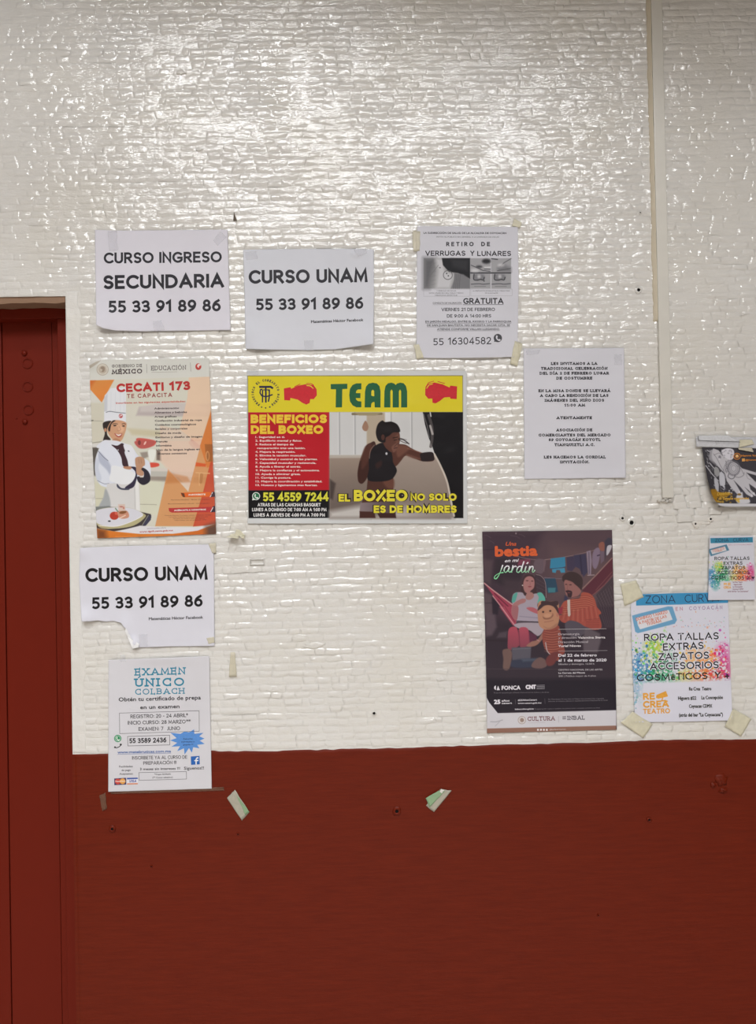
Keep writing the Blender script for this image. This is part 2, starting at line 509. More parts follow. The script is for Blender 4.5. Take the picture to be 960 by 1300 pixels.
M_GAP = plain('dark_brown_gap', (0.17, 0.14, 0.11), 0.9, 0.1)  # dark brown for the crack lines and the paint chip
for (x0, y0, x1, y1, wd) in [(45, 161, 200, 160, .5), (480, 169, 605, 159, .45), (622, 159, 705, 158, .5), (880, 158, 912, 156, .45), (590, 48, 560, 50, .4),
                             (280, 729, 345, 725, .55), (282, 908, 335, 906, .4), (560, 842, 620, 839, .3), (200, 161, 255, 160, .2),
                             (940, 401, 952, 398, .5), (855, 581, 872, 580, .5), (560, 693, 612, 692, .25), (590, 721, 612, 720, .3), (513, 50, 524, 49, .5), (775, 617, 800, 615, .35),
                             (828, 564, 836, 563, .5), (828, 606, 836, 605, .6), (320, 662, 330, 661, .3), (600, 221, 622, 218, .2)]:
    n = 9
    crack([(x0 + (x1 - x0) * i / (n - 1), y0 + (y1 - y0) * i / (n - 1) + random.uniform(-.5, .5), wd * math.sin(math.pi * (i + .3) / (n - .4)) * random.uniform(.6, 1.3)) for i in range(n)])


# paint spike above the first notice
c = P(298, 279, 0.001)
attach(link('paint_chip', mesh_np('paint_chip', [(c[0] - .003, c[1], c[2] - .002), (c[0] + .005, c[1], c[2] - .003), (c[0] - .001, c[1] - .001, c[2] + .017), (c[0] + .001, c[1] - .005, c[2] - .003)],
     [(0, 3, 2), (3, 1, 2), (0, 1, 3)], smooth=False, mats=[M_GAP]), label='small upright paint chip'), wall)

# ------------------------------------------------------------------ unseen surroundings behind the camera, partly shaped to limit daylight
boxes('floor', [(XL - 0.1, XR, YF, 0.6, -0.1, 0)], M_CONC, kind='structure')
boxes('shade_canopy', [(XL - 0.6, 0.05, -1.1, 0.16, 3.27, 3.4), (0.05, XR + 0.5, -1.6, 0.16, 3.27, 3.4)], M_CANOPY, kind='structure')  # unseen canopy added to shade the wall top and bound the glints
boxes('wall_front', [(XL - 0.6, XR + 0.5, YF - 0.15, YF, 0, 7.0)], M_SIDE, kind='structure')
boxes('wall_left', [(XL - 0.25, XL - 0.1, YF, 0.0, 0, 3.27), (XL - 0.25, XL - 0.1, YF, -1.1, 3.27, 7.2)], M_SIDE, kind='structure')  # unseen side walls, left and right, raised high to narrow the sky
boxes('wall_right', [(XR, XR + 0.15, YF, 0.0, 0, 3.27), (XR, XR + 0.15, YF, -1.1, 3.27, 7.2)], M_SIDE, kind='structure')

# ------------------------------------------------------------------ the red metal door in its recess
YD = 0.056
XI = float(P(72.5, 410, -YD)[0]); XO = XD + 0.03          # frame inner / outer
ZH0 = float(P(40, 405, -YD)[2]); ZH1 = ZL + 0.02
XG = float(P(2, 420, -YD - .03)[0]); XS = float(P(66, 430, -YD - .03)[0])
door = thing('door_1', 'red painted metal door set back in the wall', 'door', (XG, YD, 0))
del door['category']; door['kind'] = 'structure'
boxes('frame_jamb', [(XI, XO, YD, YD + 0.10, 0, ZH0)], M_DOOR, door, bevel=0.0012)
boxes('frame_header', [(XL - 0.05, XO, YD - 0.002, YD + 0.10, ZH0, ZH1)], M_DOOR, door, bevel=0.0012)
boxes('frame_reveal', [(XI - 0.004, XI + 0.002, YD + 0.016, YD + 0.1, 0, ZH0 - .0005)], M_DOOR, door)
# soffit of the opening, unpainted
sv = []; ns = 60; ZB = float(P(40, 385.0, -0.003)[2])
for i in range(ns + 1):
    x = XL + (XD - 0.002 - XL) * i / ns; jz = random.uniform(-.0014, .0014)
    sv += [(x, 0.0025, ZL + .004), (x, 0.0035, ZB + jz), (x, YD - .004, ZB + .002 + jz)]
sq = []
for i in range(ns):
    a = 3 * i; sq += [(a, a + 1, a + 4, a + 3), (a + 1, a + 2, a + 5, a + 4)]
attach(link('lintel_soffit', mesh_np('lintel_soffit', sv, sq, smooth=False, mats=[M_BARE]), label='unpainted brown lintel edge'), door)
yl = YD + 0.03
pan = []
groove = 0.0022
boxes('door_panel', [(XL, XG - groove / 2, yl, yl + 0.02, 0, ZH0 + .01)], M_DOOR, door, bevel=0.002)
boxes('door_stile', [(XG + groove / 2, XS - 0.0008, yl - 0.0, yl + 0.02, 0, ZH0 + .01)], M_DOOR, door, bevel=0.0012)
boxes('door_edge_strip', [(XS + 0.0008, XI + 0.01, yl - 0.002, yl + 0.02, 0, ZH0 + .01)], M_DOOR, door, bevel=0.0008)
boxes('door_backing', [(XL, XI + .01, yl + 0.006, yl + 0.012, 0, ZH0 + .01)], M_BLACK, door)
boxes('gap_shadow_block', [(XD - 0.012, XD + 0.004, YD - 0.006, YD - 0.002, float(P(80, 401)[2]), ZL - 0.012)], M_BLACK, door)  # black block set in as the shadow at the frame corner
def disc_dome(name, px, py, r, h, mat, ring=False):
    c = P(px, py, -yl); n = 24; V = []; Q = []
    prof = [(1.0, 0.0), (0.93, h), (0.6, h * 1.6), (0.01, h * 1.9)] if not ring else [(1.12, 0), (1.0, h), (0.90, h), (0.84, -h * .8), (0.01, -h * .8)]
    for (a, b) in prof:
        for i in range(n):
            t = 2 * math.pi * i / n; V.append((c[0] + r * a * math.cos(t), yl - b - .0002, c[2] + r * a * math.sin(t)))
    for k in range(len(prof) - 1):
        for i in range(n):
            j = (i + 1) % n; Q.append((k * n + i, k * n + j, (k + 1) * n + j, (k + 1) * n + i))
    attach(link(name, mesh_np(name, V, Q, mats=[mat])), door)
for (x, y) in [(35, 461.5), (35.4, 491), (36.3, 520.5)]: disc_dome('knockout_ring', x, y, 0.0108, 0.0026, M_DOOR, True)
for (x, y) in [(31.3, 448.5), (32, 535.5)]: disc_dome('rivet', x, y, 0.0060, 0.0030, M_DOOR)
for (x, y) in [(79, 501), (21, 531), (67.5, 549), (72.5, 628)]: disc_dome('paint_drip', x, y, 0.0022, 0.0010, M_DOOR)

# ------------------------------------------------------------------ cable duct down the wall
ZE = float(P(845, 632)[2]); XC = float(P(836.6, 210)[0]); hwid = 0.0112
duct = thing('cable_duct', 'cream plastic cable duct running down the wall, right of the invitation', 'cable duct', (XC, 0, ZE))
boxes('duct_base', [(XC - hwid, XC + hwid, -0.004, 0.0, ZE + .001, ZT)], M_DUCT, duct, bevel=0.0006)
boxes('duct_cover', [(XC - hwid - .0006, XC + hwid + .0006, -0.0095, -0.0035, ZE, ZT)], M_DUCT, duct, bevel=0.0012)
relief('caulk_bead', XC - hwid - .0095, XC - hwid + .001, ZE + .37, ZT - .01, 8, 240,
       lambda X, Z: 0.0022 + 0.0050 * np.clip((X - XC + hwid + .0085) / .008, 0, 1) + 0.0012 * vnoise(X * 80, Z * 70, 41), M_CAULK, duct, lambda X, Z: (X + 0.002 * vnoise(Z * 50, Z * 0, 42), Z))['label'] = 'yellowed caulk along the left side'
for i, (x, y, a, b) in enumerate([(841, 636, 2.6, 2.2), (846, 637, 3, 2.2), (850, 635, 2.4, 2), (843, 634, 2, 2), (836, 636, 2.4, 1.6)]):
    lump('plaster_crumb', x, y, a, b, 0.010, M_CHIP, duct, seed=50 + i)

# ================================================================== printed papers
class Frame:
    def __init__(s, ox, oy, k): s.o = (ox, oy); s.k = k
    def __call__(s, pts): return np.array([(s.o[0] + x / s.k, s.o[1] + y / s.k) for x, y in pts])


def resample(p, n):
    p = np.asarray(p, float); d = np.r_[0, np.cumsum(np.hypot(*np.diff(p, axis=0).T))]
    t = np.linspace(0, d[-1], n)
    return np.stack([np.interp(t, d, p[:, 0]), np.interp(t, d, p[:, 1])], -1)


def catmull(p, closed=True, k=5):
    p = np.asarray(p, float); n = len(p); out = []
    for i in range(n if closed else n - 1):
        if closed: a, b, c, d = p[(i - 1) % n], p[i], p[(i + 1) % n], p[(i + 2) % n]
        else: a, b, c, d = p[max(i - 1, 0)], p[i], p[i + 1], p[min(i + 2, n - 1)]
        for j in range(k):
            t = j / k
            out.append(0.5 * ((2 * b) + (c - a) * t + (2 * a - 5 * b + 4 * c - d) * t * t + (3 * b - a - 3 * c + d) * t ** 3))
    if not closed: out.append(p[-1])
    return np.array(out)


PAPERS = []


class Paper:
    """One sheet: outline given by four edge polylines in image pixels, a depth field in front of
    the wall, and (optionally) a picture printed in vertex colours."""

    def __init__(s, name, label, cat, top, right, bottom, left, base=0.0030, bumps=(), res=2.5, col=(216, 214, 220),
                 mat=None, group=None, gain=None, thick=0.00022):
        s.bumps = bumps; s.base = base + 0.0014; s.gain = gain or PRINT_GAIN
        allp = np.concatenate([top, right, bottom, left]); mn = allp.min(0); mx = allp.max(0)
        s.mn, s.mx = mn, mx
        nx = int((mx[0] - mn[0]) * res) + 2; ny = int((mx[1] - mn[1]) * res) + 2
        T = resample(top, nx); B = resample(bottom, nx); L = resample(left, ny); R = resample(right, ny)
        u = np.linspace(0, 1, nx)[None, :, None]; v = np.linspace(0, 1, ny)[:, None, None]
        G = (1 - v) * T[None] + v * B[None] + (1 - u) * L[:, None] + u * R[:, None] - (
            (1 - u) * (1 - v) * T[0] + u * (1 - v) * T[-1] + (1 - u) * v * B[0] + u * v * B[-1])
        s.X, s.Y = G[..., 0], G[..., 1]
        s.C = np.empty(s.X.shape + (3,)); s.C[:] = col
        s.mat = mat or M_PAPER; s.thick = thick
        c = P((mn[0] + mx[0]) / 2, mx[1], 0.0)
        s.root = thing(name, label, cat, c, group)
        s.parts = {}; s.serial = 0
        s.sheet_label = None

    def depth(s, x, y):
        w = s.mx - s.mn
        d = s.base + 0.0009 * vnoise(x / 38 + s.mn[0], y / 30 + s.mn[1], 77) + 0.0004 * vnoise(x / 13, y / 9, 78)
        for b in s.bumps:
            cx, cy, rx, ry, a = b[:5]
            d = d + a * np.exp(-((x - cx) / rx) ** 2 - ((y - cy) / ry) ** 2)
        return d

    # ---- painting (image pixels)
    def _box(s, x0, y0, x1, y1):
        return (s.X > x0) & (s.X < x1) & (s.Y > y0) & (s.Y < y1)

    def _put(s, m, a, col):
        a = a[:, None]
        s.C[m] = s.C[m] * (1 - a) + np.asarray(col, float) * a

    def poly(s, pts, col, fr=None, sm=False, soft=0.7, alpha=1.0, col2=None, axis=None):
        p = fr(pts) if fr else np.asarray(pts, float)
        if sm: p = catmull(p)
        m = s._box(p[:, 0].min() - soft - 1, p[:, 1].min() - soft - 1, p[:, 0].max() + soft + 1, p[:, 1].max() + soft + 1)
        if not m.any(): return
        x = s.X[m]; y = s.Y[m]; ins = np.zeros(len(x), bool); dm = np.full(len(x), 1e9)
        for (x0, y0), (x1, y1) in zip(p, np.roll(p, -1, 0)):
            ex, ey = x1 - x0, y1 - y0; L2 = ex * ex + ey * ey + 1e-12
            t = np.clip(((x - x0) * ex + (y - y0) * ey) / L2, 0, 1)
            dm = np.minimum(dm, (x - x0 - t * ex) ** 2 + (y - y0 - t * ey) ** 2)
            ins ^= ((y0 > y) != (y1 > y)) & (x < ex * (y - y0) / (ey if abs(ey) > 1e-12 else 1e-12) + x0)
        sd = np.sqrt(dm) * np.where(ins, 1, -1)
        a = np.clip(0.5 + sd / soft, 0, 1) * alpha
        if col2 is not None:
            q0, q1 = (fr(axis) if fr else np.asarray(axis, float))
            d = q1 - q0; t = np.clip(((x - q0[0]) * d[0] + (y - q0[1]) * d[1]) / (d @ d), 0, 1)[:, None]
            col = np.asarray(col, float) * (1 - t) + np.asarray(col2, float) * t
        s._put(m, a, col)

    def ell(s, cx, cy, rx, ry, col, fr=None, rot=0, soft=0.7, alpha=1.0):
        t = np.linspace(0, 2 * math.pi, 17)[:-1]; c, q = math.cos(math.radians(rot)), math.sin(math.radians(rot))
        s.poly([(cx + rx * math.cos(a) * c - ry * math.sin(a) * q, cy + rx * math.cos(a) * q + ry * math.sin(a) * c) for a in t], col, fr, soft=soft, alpha=alpha)

    def line(s, pts, w, col, fr=None, alpha=1.0, sm=False, soft=0.7):
        p = fr(pts) if fr else np.asarray(pts, float)
        w = w / (fr.k if fr else 1)
        if sm: p = catmull(p, False)
        m = s._box(p[:, 0].min() - w - 1, p[:, 1].min() - w - 1, p[:, 0].max() + w + 1, p[:, 1].max() + w + 1)
        if not m.any(): return
        x = s.X[m]; y = s.Y[m]; dm = np.full(len(x), 1e9)
        for (x0, y0), (x1, y1) in zip(p[:-1], p[1:]):
            ex, ey = x1 - x0, y1 - y0; L2 = ex * ex + ey * ey + 1e-12
            t = np.clip(((x - x0) * ex + (y - y0) * ey) / L2, 0, 1)
            dm = np.minimum(dm, (x - x0 - t * ex) ** 2 + (y - y0 - t * ey) ** 2)
        s._put(m, np.clip(0.5 + (w / 2 - np.sqrt(dm)) / soft, 0, 1) * alpha * min(1, w / soft * 1.2), col)

    def grain(s, amp, sc, seed=1):
        s.C += amp * vnoise(s.X / sc, s.Y / sc, seed)[..., None]

    def finish(s):
        PAPERS.append(s)

    def build(s):
        D = s.depth(s.X, s.Y)
        V = P(s.X, s.Y, D); ny, nx = s.X.shape
        a = (np.arange(ny - 1)[:, None] * nx + np.arange(nx - 1)[None]).ravel()
        Q = np.stack([a, a + nx, a + nx + 1, a + 1], -1)
        me = mesh_np('sheet', V.reshape(-1, 3), Q, mats=[s.mat])
        at = me.color_attributes.new('print', 'FLOAT_COLOR', 'POINT')
        c = np.ones((ny * nx, 4), np.float32); c[:, :3] = alb(np.clip(s.C, 0, 255).reshape(-1, 3), s.gain)
        at.data.foreach_set('color', c.ravel())
        o = link('sheet', me, label=s.sheet_label); attach(o, s.root)
        m = o.modifiers.new('thickness', 'SOLIDIFY'); m.thickness = s.thick; m.offset = -1
        for (name, k), g in s.parts.items():
            mats = list(g['mats'].values())
            me = bpy.data.meshes.new(name)
            me.from_pydata(g['V'], [], g['F']); [me.materials.append(x) for x in mats]
            me.polygons.foreach_set('material_index', g['I']); me.update()
            o = link(name, me, label=g['label']); attach(o, s.root)

    def add(s, name, pts, faces, col, lift, label=None, rough=0.5):
        """pts in image px -> on the sheet, lift metres proud"""
        g = s.parts.setdefault(name if isinstance(name, tuple) else (name, 0), dict(V=[], F=[], I=[], mats={}, label=label))
        m = ink(col, rough)
        if m.name not in g['mats']: g['mats'][m.name] = m
        mi = list(g['mats']).index(m.name)
        pts = np.asarray(pts, float); b = len(g['V'])
        W_ = P(pts[:, 0], pts[:, 1], s.depth(pts[:, 0], pts[:, 1]) + 0.00016 + lift)
        g['V'] += [tuple(x) for x in W_]; g['F'] += [tuple(int(i) + b for i in f) for f in faces]; g['I'] += [mi] * len(faces)

    def shape(s, name, pts, col, fr=None, sm=False, lift=0.0, label=None):
        p = fr(pts) if fr else np.asarray(pts, float)
        if sm: p = catmull(p, k=4)
        p, tri = refine([tuple(q) for q in p], tess(p))
        s.add(name, p, tri, col, lift, label)

    def bar(s, name, pts, w, col, fr=None, lift=0.0, closed=False):
        p = fr(pts) if fr else np.asarray(pts, float)
        if name in ('underline', 'divider', 'caption_box', 'rule_line'): s.serial += 1; name = (name, s.serial)
        if closed: p = np.vstack([p, p[:1]])
        n_ = max(2, int(np.hypot(*np.diff(p, axis=0).T).sum() / 6))
        if n_ > len(p) * 1.5:
            q = [p[0]]
            for a_, b_ in zip(p[:-1], p[1:]):
                m_ = max(1, int(np.hypot(*(b_ - a_)) / 6)); q += [a_ + (b_ - a_) * k_ / m_ for k_ in range(1, m_ + 1)]
            p = np.array(q)
        V, F_ = stroke(p[:-1] if closed else p, w / (fr.k if fr else 1), closed)
        s.add(name, V, F_, col, lift)


def tess(p):
    from mathutils.geometry import tessellate_polygon
    return [t for t in tessellate_polygon([[Vector((a, b, 0)) for a, b in p]])]


def refine(P_, T, m=4.0):
    """split triangles until they follow the bend of the sheet"""
    P_ = list(P_); mid = {}

    def half(a, b):
        k = (min(a, b), max(a, b))
        if k not in mid: mid[k] = len(P_); P_.append(((P_[a][0] + P_[b][0]) / 2, (P_[a][1] + P_[b][1]) / 2))
        return mid[k]
    for _ in range(5):
        out = []; n = 0
        for a, b, c in T:
            s_ = [(a, b), (b, c), (c, a)]
            if max(math.dist(P_[x], P_[y]) for x, y in s_) > m:
                x, y, z = half(a, b), half(b, c), half(c, a); out += [(a, x, z), (x, b, y), (z, y, c), (x, y, z)]; n += 1
            else: out.append((a, b, c))
        T = out
        if not n: break
    return P_, T


def stroke(p, w, closed=False):
    """a mitred ribbon along a polyline"""
    p = np.asarray(p, float); h = w / 2
    keep = [0] + [i for i in range(1, len(p)) if np.hypot(*(p[i] - p[i - 1])) > 1e-3]
    if closed and len(keep) > 2 and np.hypot(*(p[keep[-1]] - p[0])) < 1e-3: keep.pop()
    p = p[keep]; n = len(p)
    if n < 2: p = np.vstack([p, p + [[w * .2, 0]]]); n = 2
    L = []
    for i in range(n):
        a = p[i] - p[i - 1] if (i > 0 or closed) else p[1] - p[0]
        b = p[(i + 1) % n] - p[i] if (i < n - 1 or closed) else p[-1] - p[-2]
        a = a / (np.hypot(*a) + 1e-9); b = b / (np.hypot(*b) + 1e-9)
        t = a + b
        if np.hypot(*t) < 0.35: t = b
        t = t / np.hypot(*t); nrm = np.array([-t[1], t[0]])
        k = 1 / max(0.42, abs(nrm @ np.array([-b[1], b[0]])))
        L.append((p[i] + nrm * h * k, p[i] - nrm * h * k))
    V = [x for ab in L for x in ab]; F_ = []
    for i in range(n if closed else n - 1):
        j = (i + 1) % n; F_.append((2 * i, 2 * i + 1, 2 * j + 1, 2 * j))
    return V, F_


# ------------------------------------------------------------------ drawn capitals (cap height 1)
def arc(cx, cy, rx, ry, a0, a1, n=None):
    n = n or max(4, int(abs(a1 - a0) / 15))
    return [(cx + rx * math.cos(math.radians(a0 + (a1 - a0) * i / n)), cy + ry * math.sin(math.radians(a0 + (a1 - a0) * i / n))) for i in range(n + 1)]


GL = {
    'A': (.76, [[(0, 0), (.38, 1), (.76, 0)], [(.14, .3), (.62, .3)]]),
    'B': (.58, [[(0, 0), (0, 1), (.3, 1)] + arc(.3, .76, .24, .24, 90, -90) + [(0, .52)], [(.28, .52)] + arc(.3, .26, .28, .26, 90, -90) + [(0, 0)]]),
    'C': (.70, [arc(.42, .5, .42, .5, 48, 312, 18)]),
    'D': (.68, [[(0, 0), (0, 1), (.24, 1)] + arc(.24, .5, .44, .5, 90, -90, 14) + [(0, 0)]]),
    'E': (.50, [[(.5, 1), (0, 1), (0, 0), (.5, 0)], [(0, .52), (.44, .52)]]),
    'F': (.48, [[(.48, 1), (0, 1), (0, 0)], [(0, .5), (.42, .5)]]),
    'G': (.76, [arc(.42, .5, .42, .5, 48, 325, 18) + [(.76, .45), (.46, .45)]]),
    'H': (.62, [[(0, 0), (0, 1)], [(.62, 0), (.62, 1)], [(0, .52), (.62, .52)]]),
    'I': (.0, [[(0, 0), (0, 1)]]),
    'J': (.36, [[(.36, 1), (.36, .28)] + arc(.12, .28, .24, .28, 0, -100)]),
    'K': (.58, [[(0, 0), (0, 1)], [(.56, 1), (.02, .46)], [(.16, .58), (.58, 0)]]),
    'L': (.46, [[(0, 1), (0, 0), (.46, 0)]]),
    'M': (.82, [[(0, 0), (.06, 1), (.41, .14), (.76, 1), (.82, 0)]]),
    'N': (.62, [[(0, 0), (0, 1), (.62, 0), (.62, 1)]]),
    'O': (.84, [arc(.42, .5, .42, .5, 90, 450, 24)]),
    'P': (.54, [[(0, 0), (0, 1), (.28, 1)] + arc(.28, .73, .26, .27, 90, -90) + [(0, .46)]]),
    'Q': (.84, [arc(.42, .5, .42, .5, 90, 450, 24), [(.5, .26), (.8, -.06)]]),
    'R': (.58, [[(0, 0), (0, 1), (.28, 1)] + arc(.28, .74, .26, .26, 90, -90) + [(0, .48)], [(.26, .48), (.58, 0)]]),
    'S': (.54, [[(.50, .87)] + arc(.28, .75, .25, .25, 50, 265, 12) + arc(.27, .25, .27, .25, 85, -140, 12)]),
    'T': (.62, [[(0, 1), (.62, 1)], [(.31, 1), (.31, 0)]]),
    'U': (.60, [[(0, 1), (0, .3)] + arc(.3, .3, .3, .3, 180, 360, 12) + [(.6, 1)]]),
    'V': (.70, [[(0, 1), (.35, 0), (.7, 1)]]),
    'W': (1.0, [[(0, 1), (.25, 0), (.5, 1), (.75, 0), (1, 1)]]),
    'X': (.64, [[(0, 1), (.64, 0)], [(.64, 1), (0, 0)]]),
    'Y': (.64, [[(0, 1), (.32, .47), (.64, 1)], [(.32, .5), (.32, 0)]]),
    'Z': (.58, [[(0, 1), (.58, 1), (0, 0), (.58, 0)]]),
    '0': (.52, [arc(.26, .5, .26, .5, 90, 450, 20)]),
    '1': (.30, [[(0, .80), (.24, 1), (.24, 0)]]),
    '2': (.50, [[(.01, .80)] + arc(.25, .73, .24, .27, 150, -30, 10) + [(.02, 0), (.52, 0)]]),
    '3': (.50, [[(.02, .88)] + arc(.24, .76, .22, .24, 120, -90, 10) + [(.16, .52)], [(.2, .52)] + arc(.23, .26, .27, .26, 90, -135, 12)]),
    '4': (.56, [[(.42, 0), (.42, 1), (0, .27), (.56, .27)]]),
    '5': (.50, [[(.46, 1), (.08, 1), (.06, .56)] + arc(.23, .30, .27, .30, 112, -130, 12)]),
    '6': (.52, [arc(.26, .31, .26, .31, 90, 450, 16), [(.44, 1)] + arc(.52, .31, .52, .66, 105, 175, 6)]),
    '7': (.50, [[(0, 1), (.5, 1), (.16, 0)]]),
    '8': (.52, [arc(.26, .76, .21, .24, -90, 270, 16), arc(.26, .26, .26, .26, 90, 450, 16)]),
    '9': (.52, [arc(.26, .69, .26, .31, -90, 270, 16), [(.08, 0)] + arc(0, .69, .52, .66, -75, -5, 6)]),
    '.': (.02, [[(0, 0), (.02, 0)]]), ',': (.06, [[(.06, .06), (0, -.14)]]), ':': (.02, [[(0, .1), (.02, .1)], [(0, .62), (.02, .62)]]),
    '-': (.3, [[(0, .4), (.3, .4)]]), '+': (.5, [[(0, .45), (.5, .45)], [(.25, .2), (.25, .7)]]), '!': (.02, [[(0, 1), (0, .32)], [(0, 0), (.01, 0)]]),
    ' ': (.22, []), '=': (.4, []),
}
ACC = {'Á': 'A', 'É': 'E', 'Í': 'I', 'Ó': 'O', 'Ú': 'U', 'Ñ': 'N', 'é': 'E'}
SERIF_L = set('BDEFHIKLMNPRTUVWXYAÑÁÉÍ')


def drawn(s, name, txt, a, b, h, t=.16, col=(35, 33, 38), fr=None, slab=0.0, gap=None, lift=0.0, label=None, up=None, solo=True):
    """stroke-drawn capitals: baseline from a to b, cap height h (all in the frame's units)"""
    k = fr.k if fr else 1
    if solo: s.serial += 1; name = (name, s.serial)
    pa, pb = (fr([a, b]) if fr else np.array([a, b], float)); h = h / k
    gap = (.16 + t * .75 + slab * 1.1) if gap is None else gap + t
    x = t / 2; strokes = []
    for ch in txt:
        acc = ch in ACC; base = ACC.get(ch, ch)
        w, ss = GL[base]
        if ch == ' ': x += w + gap * .7; continue
        sl = slab * 1.7 if base == 'I' and slab else 0
        x += sl * .3
        for st in ss: strokes.append(([(x + px, t / 2 + py * (1 - t)) for px, py in st], t))
        if acc:
            if ch == 'Ñ': strokes.append(([(x + w * .2, 1.16), (x + w * .4, 1.24), (x + w * .6, 1.16), (x + w * .8, 1.24)], t * .6))
            else: strokes.append(([(x + w / 2 - .04, 1.1), (x + w / 2 + .14, 1.3)], t * .75))
        if slab:
            for st in ss:
                for q, r_ in ((st[0], st[1]), (st[-1], st[-2])):
                    dx, dy = q[0] - r_[0], q[1] - r_[1]
                    closedring = np.hypot(st[0][0] - st[-1][0], st[0][1] - st[-1][1]) < .02
                    if closedring: continue
                    yy = t / 2 + q[1] * (1 - t)
                    if abs(dy) > abs(dx) * .9 and (q[1] < .02 or q[1] > .98): strokes.append(([(x + q[0] - slab, yy), (x + q[0] + slab, yy)], t))
                    elif abs(dx) >= abs(dy) and base in 'EFLTZSCG' and q[0] > .2 or base in 'T' and abs(dx) > abs(dy):
                        strokes.append(([(x + q[0], yy - .13), (x + q[0], yy + .13)], t * .9))
                if base in 'BDEFLPR' and st is ss[0]:
                    for yv in (0, 1): strokes.append(([(x - slab, t / 2 + yv * (1 - t)), (x + .05, t / 2 + yv * (1 - t))], t))
        x += w + gap + sl * .3
    total = x - gap + t / 2
    d = pb - pa; L = np.hypot(*d); d = d / L; n = np.array([d[1], -d[0]])
    if up is not None: n = np.array(up, float) / np.hypot(*up)
    sx = L / total
    for i, (st, tt) in enumerate(strokes):
        st = np.array(st, float)
        pts = pa + (st[:, :1] * sx) * d + (st[:, 1:] * h) * n
        # keep stroke weight even although width and height scale differ
        w = tt * h * min(1.1, (0.4 + 0.72 * sx / h))
        ring = len(st) > 6 and np.hypot(*(st[0] - st[-1])) < .02
        if ring: V, Fc = stroke(pts[:-1], w, True)
        else:
            p2 = pts.copy()
            e0 = p2[0] - p2[1]; e1 = p2[-1] - p2[-2]
            p2[0] = p2[0] + e0 / np.hypot(*e0) * w / 2 * .96; p2[-1] = p2[-1] + e1 / np.hypot(*e1) * w / 2 * .96
            V, Fc = stroke(p2, w)
        s.add(name, V, Fc, col, lift + 0.0000015 * (i % 9), label)


# ------------------------------------------------------------------ typeset small print (built-in font)
_TXT = []; _HCAP = {}


def typed(s, name, txt, a, b, h, col=(45, 43, 48), fr=None, bold=0.0, lift=0.0, label=None, shear=0.0, up=None, fit=True):
    """built-in vector font, baseline a to b, cap height h; bold = stroke fattening in px"""
    c = bpy.data.curves.new('type', 'FONT'); c.body = txt; c.resolution_u = 2; c.shear = shear
    o = bpy.data.objects.new('type', c); COL.objects.link(o)
    pa, pb = (fr([a, b]) if fr else np.array([a, b], float)); h = h / (fr.k if fr else 1)
    if h < 5: bold = min(bold, .10 * h)
    s.serial += 1; name = (name, s.serial)
    _TXT.append((o, s, name, pa, pb, h, col, bold, lift, label, up, fit))


def flush_type():
    o = bpy.data.objects.new('h', bpy.data.curves.new('h', 'FONT')); o.data.body = 'H'; COL.objects.link(o)
    bpy.context.view_layer.update(); dg = bpy.context.evaluated_depsgraph_get()
    e = o.evaluated_get(dg); me = e.to_mesh(); hc = max(v.co.y for v in me.vertices); e.to_mesh_clear()
    kill = [o]
    for (o, s, name, pa, pb, h, col, bold, lift, label, up, fit) in _TXT:
        e = o.evaluated_get(dg); me = e.to_mesh()
        co = np.empty(len(me.vertices) * 3, np.float32); me.vertices.foreach_get('co', co); co = co.reshape(-1, 3)
        fc = [tuple(p.vertices) for p in me.polygons]; e.to_mesh_clear(); kill.append(o)
        if not len(co): continue
        d = pb - pa; L = np.hypot(*d); d = d / L; n = np.array([d[1], -d[0]])
        if up is not None: n = np.array(up, float) / np.hypot(*up)
        x = co[:, 0] - co[:, 0].min(); sx = (L - bold) / x.max() if fit else h / hc
        q = pa + (x * sx + bold / 2)[:, None] * d + (co[:, 1] / hc * (h - bold * .7) + bold * .35)[:, None] * n
        offs = [(0, 0)] if bold <= 0 else [(0, 0)] + [(bold / 2 * math.cos(t), bold / 2 * math.sin(t)) for t in np.linspace(0, 2 * math.pi, 7 if bold > .8 else 5)[:-1]]
        for i, of in enumerate(offs): s.add(name, q + np.array(of), fc, col, lift + 0.000003 * i, label)
    for o in kill:
        c = o.data; bpy.data.objects.remove(o); bpy.data.curves.remove(c)
    _TXT.clear()


def quad(a, b, c, d):
    """top-left, top-right, bottom-right, bottom-left -> the four edges"""
    return dict(top=[a, b], right=[b, c], bottom=[d, c], left=[a, d])


def ragged(p, q, amp, n=9, seed=0):
    r = np.random.RandomState(seed); p = np.array(p, float); q = np.array(q, float); d = q - p
    nrm = np.array([-d[1], d[0]]) / np.hypot(*d)
    return [tuple(p)] + [tuple(p + d * i / n + nrm * r.uniform(-amp, amp)) for i in range(1, n)] + [tuple(q)]


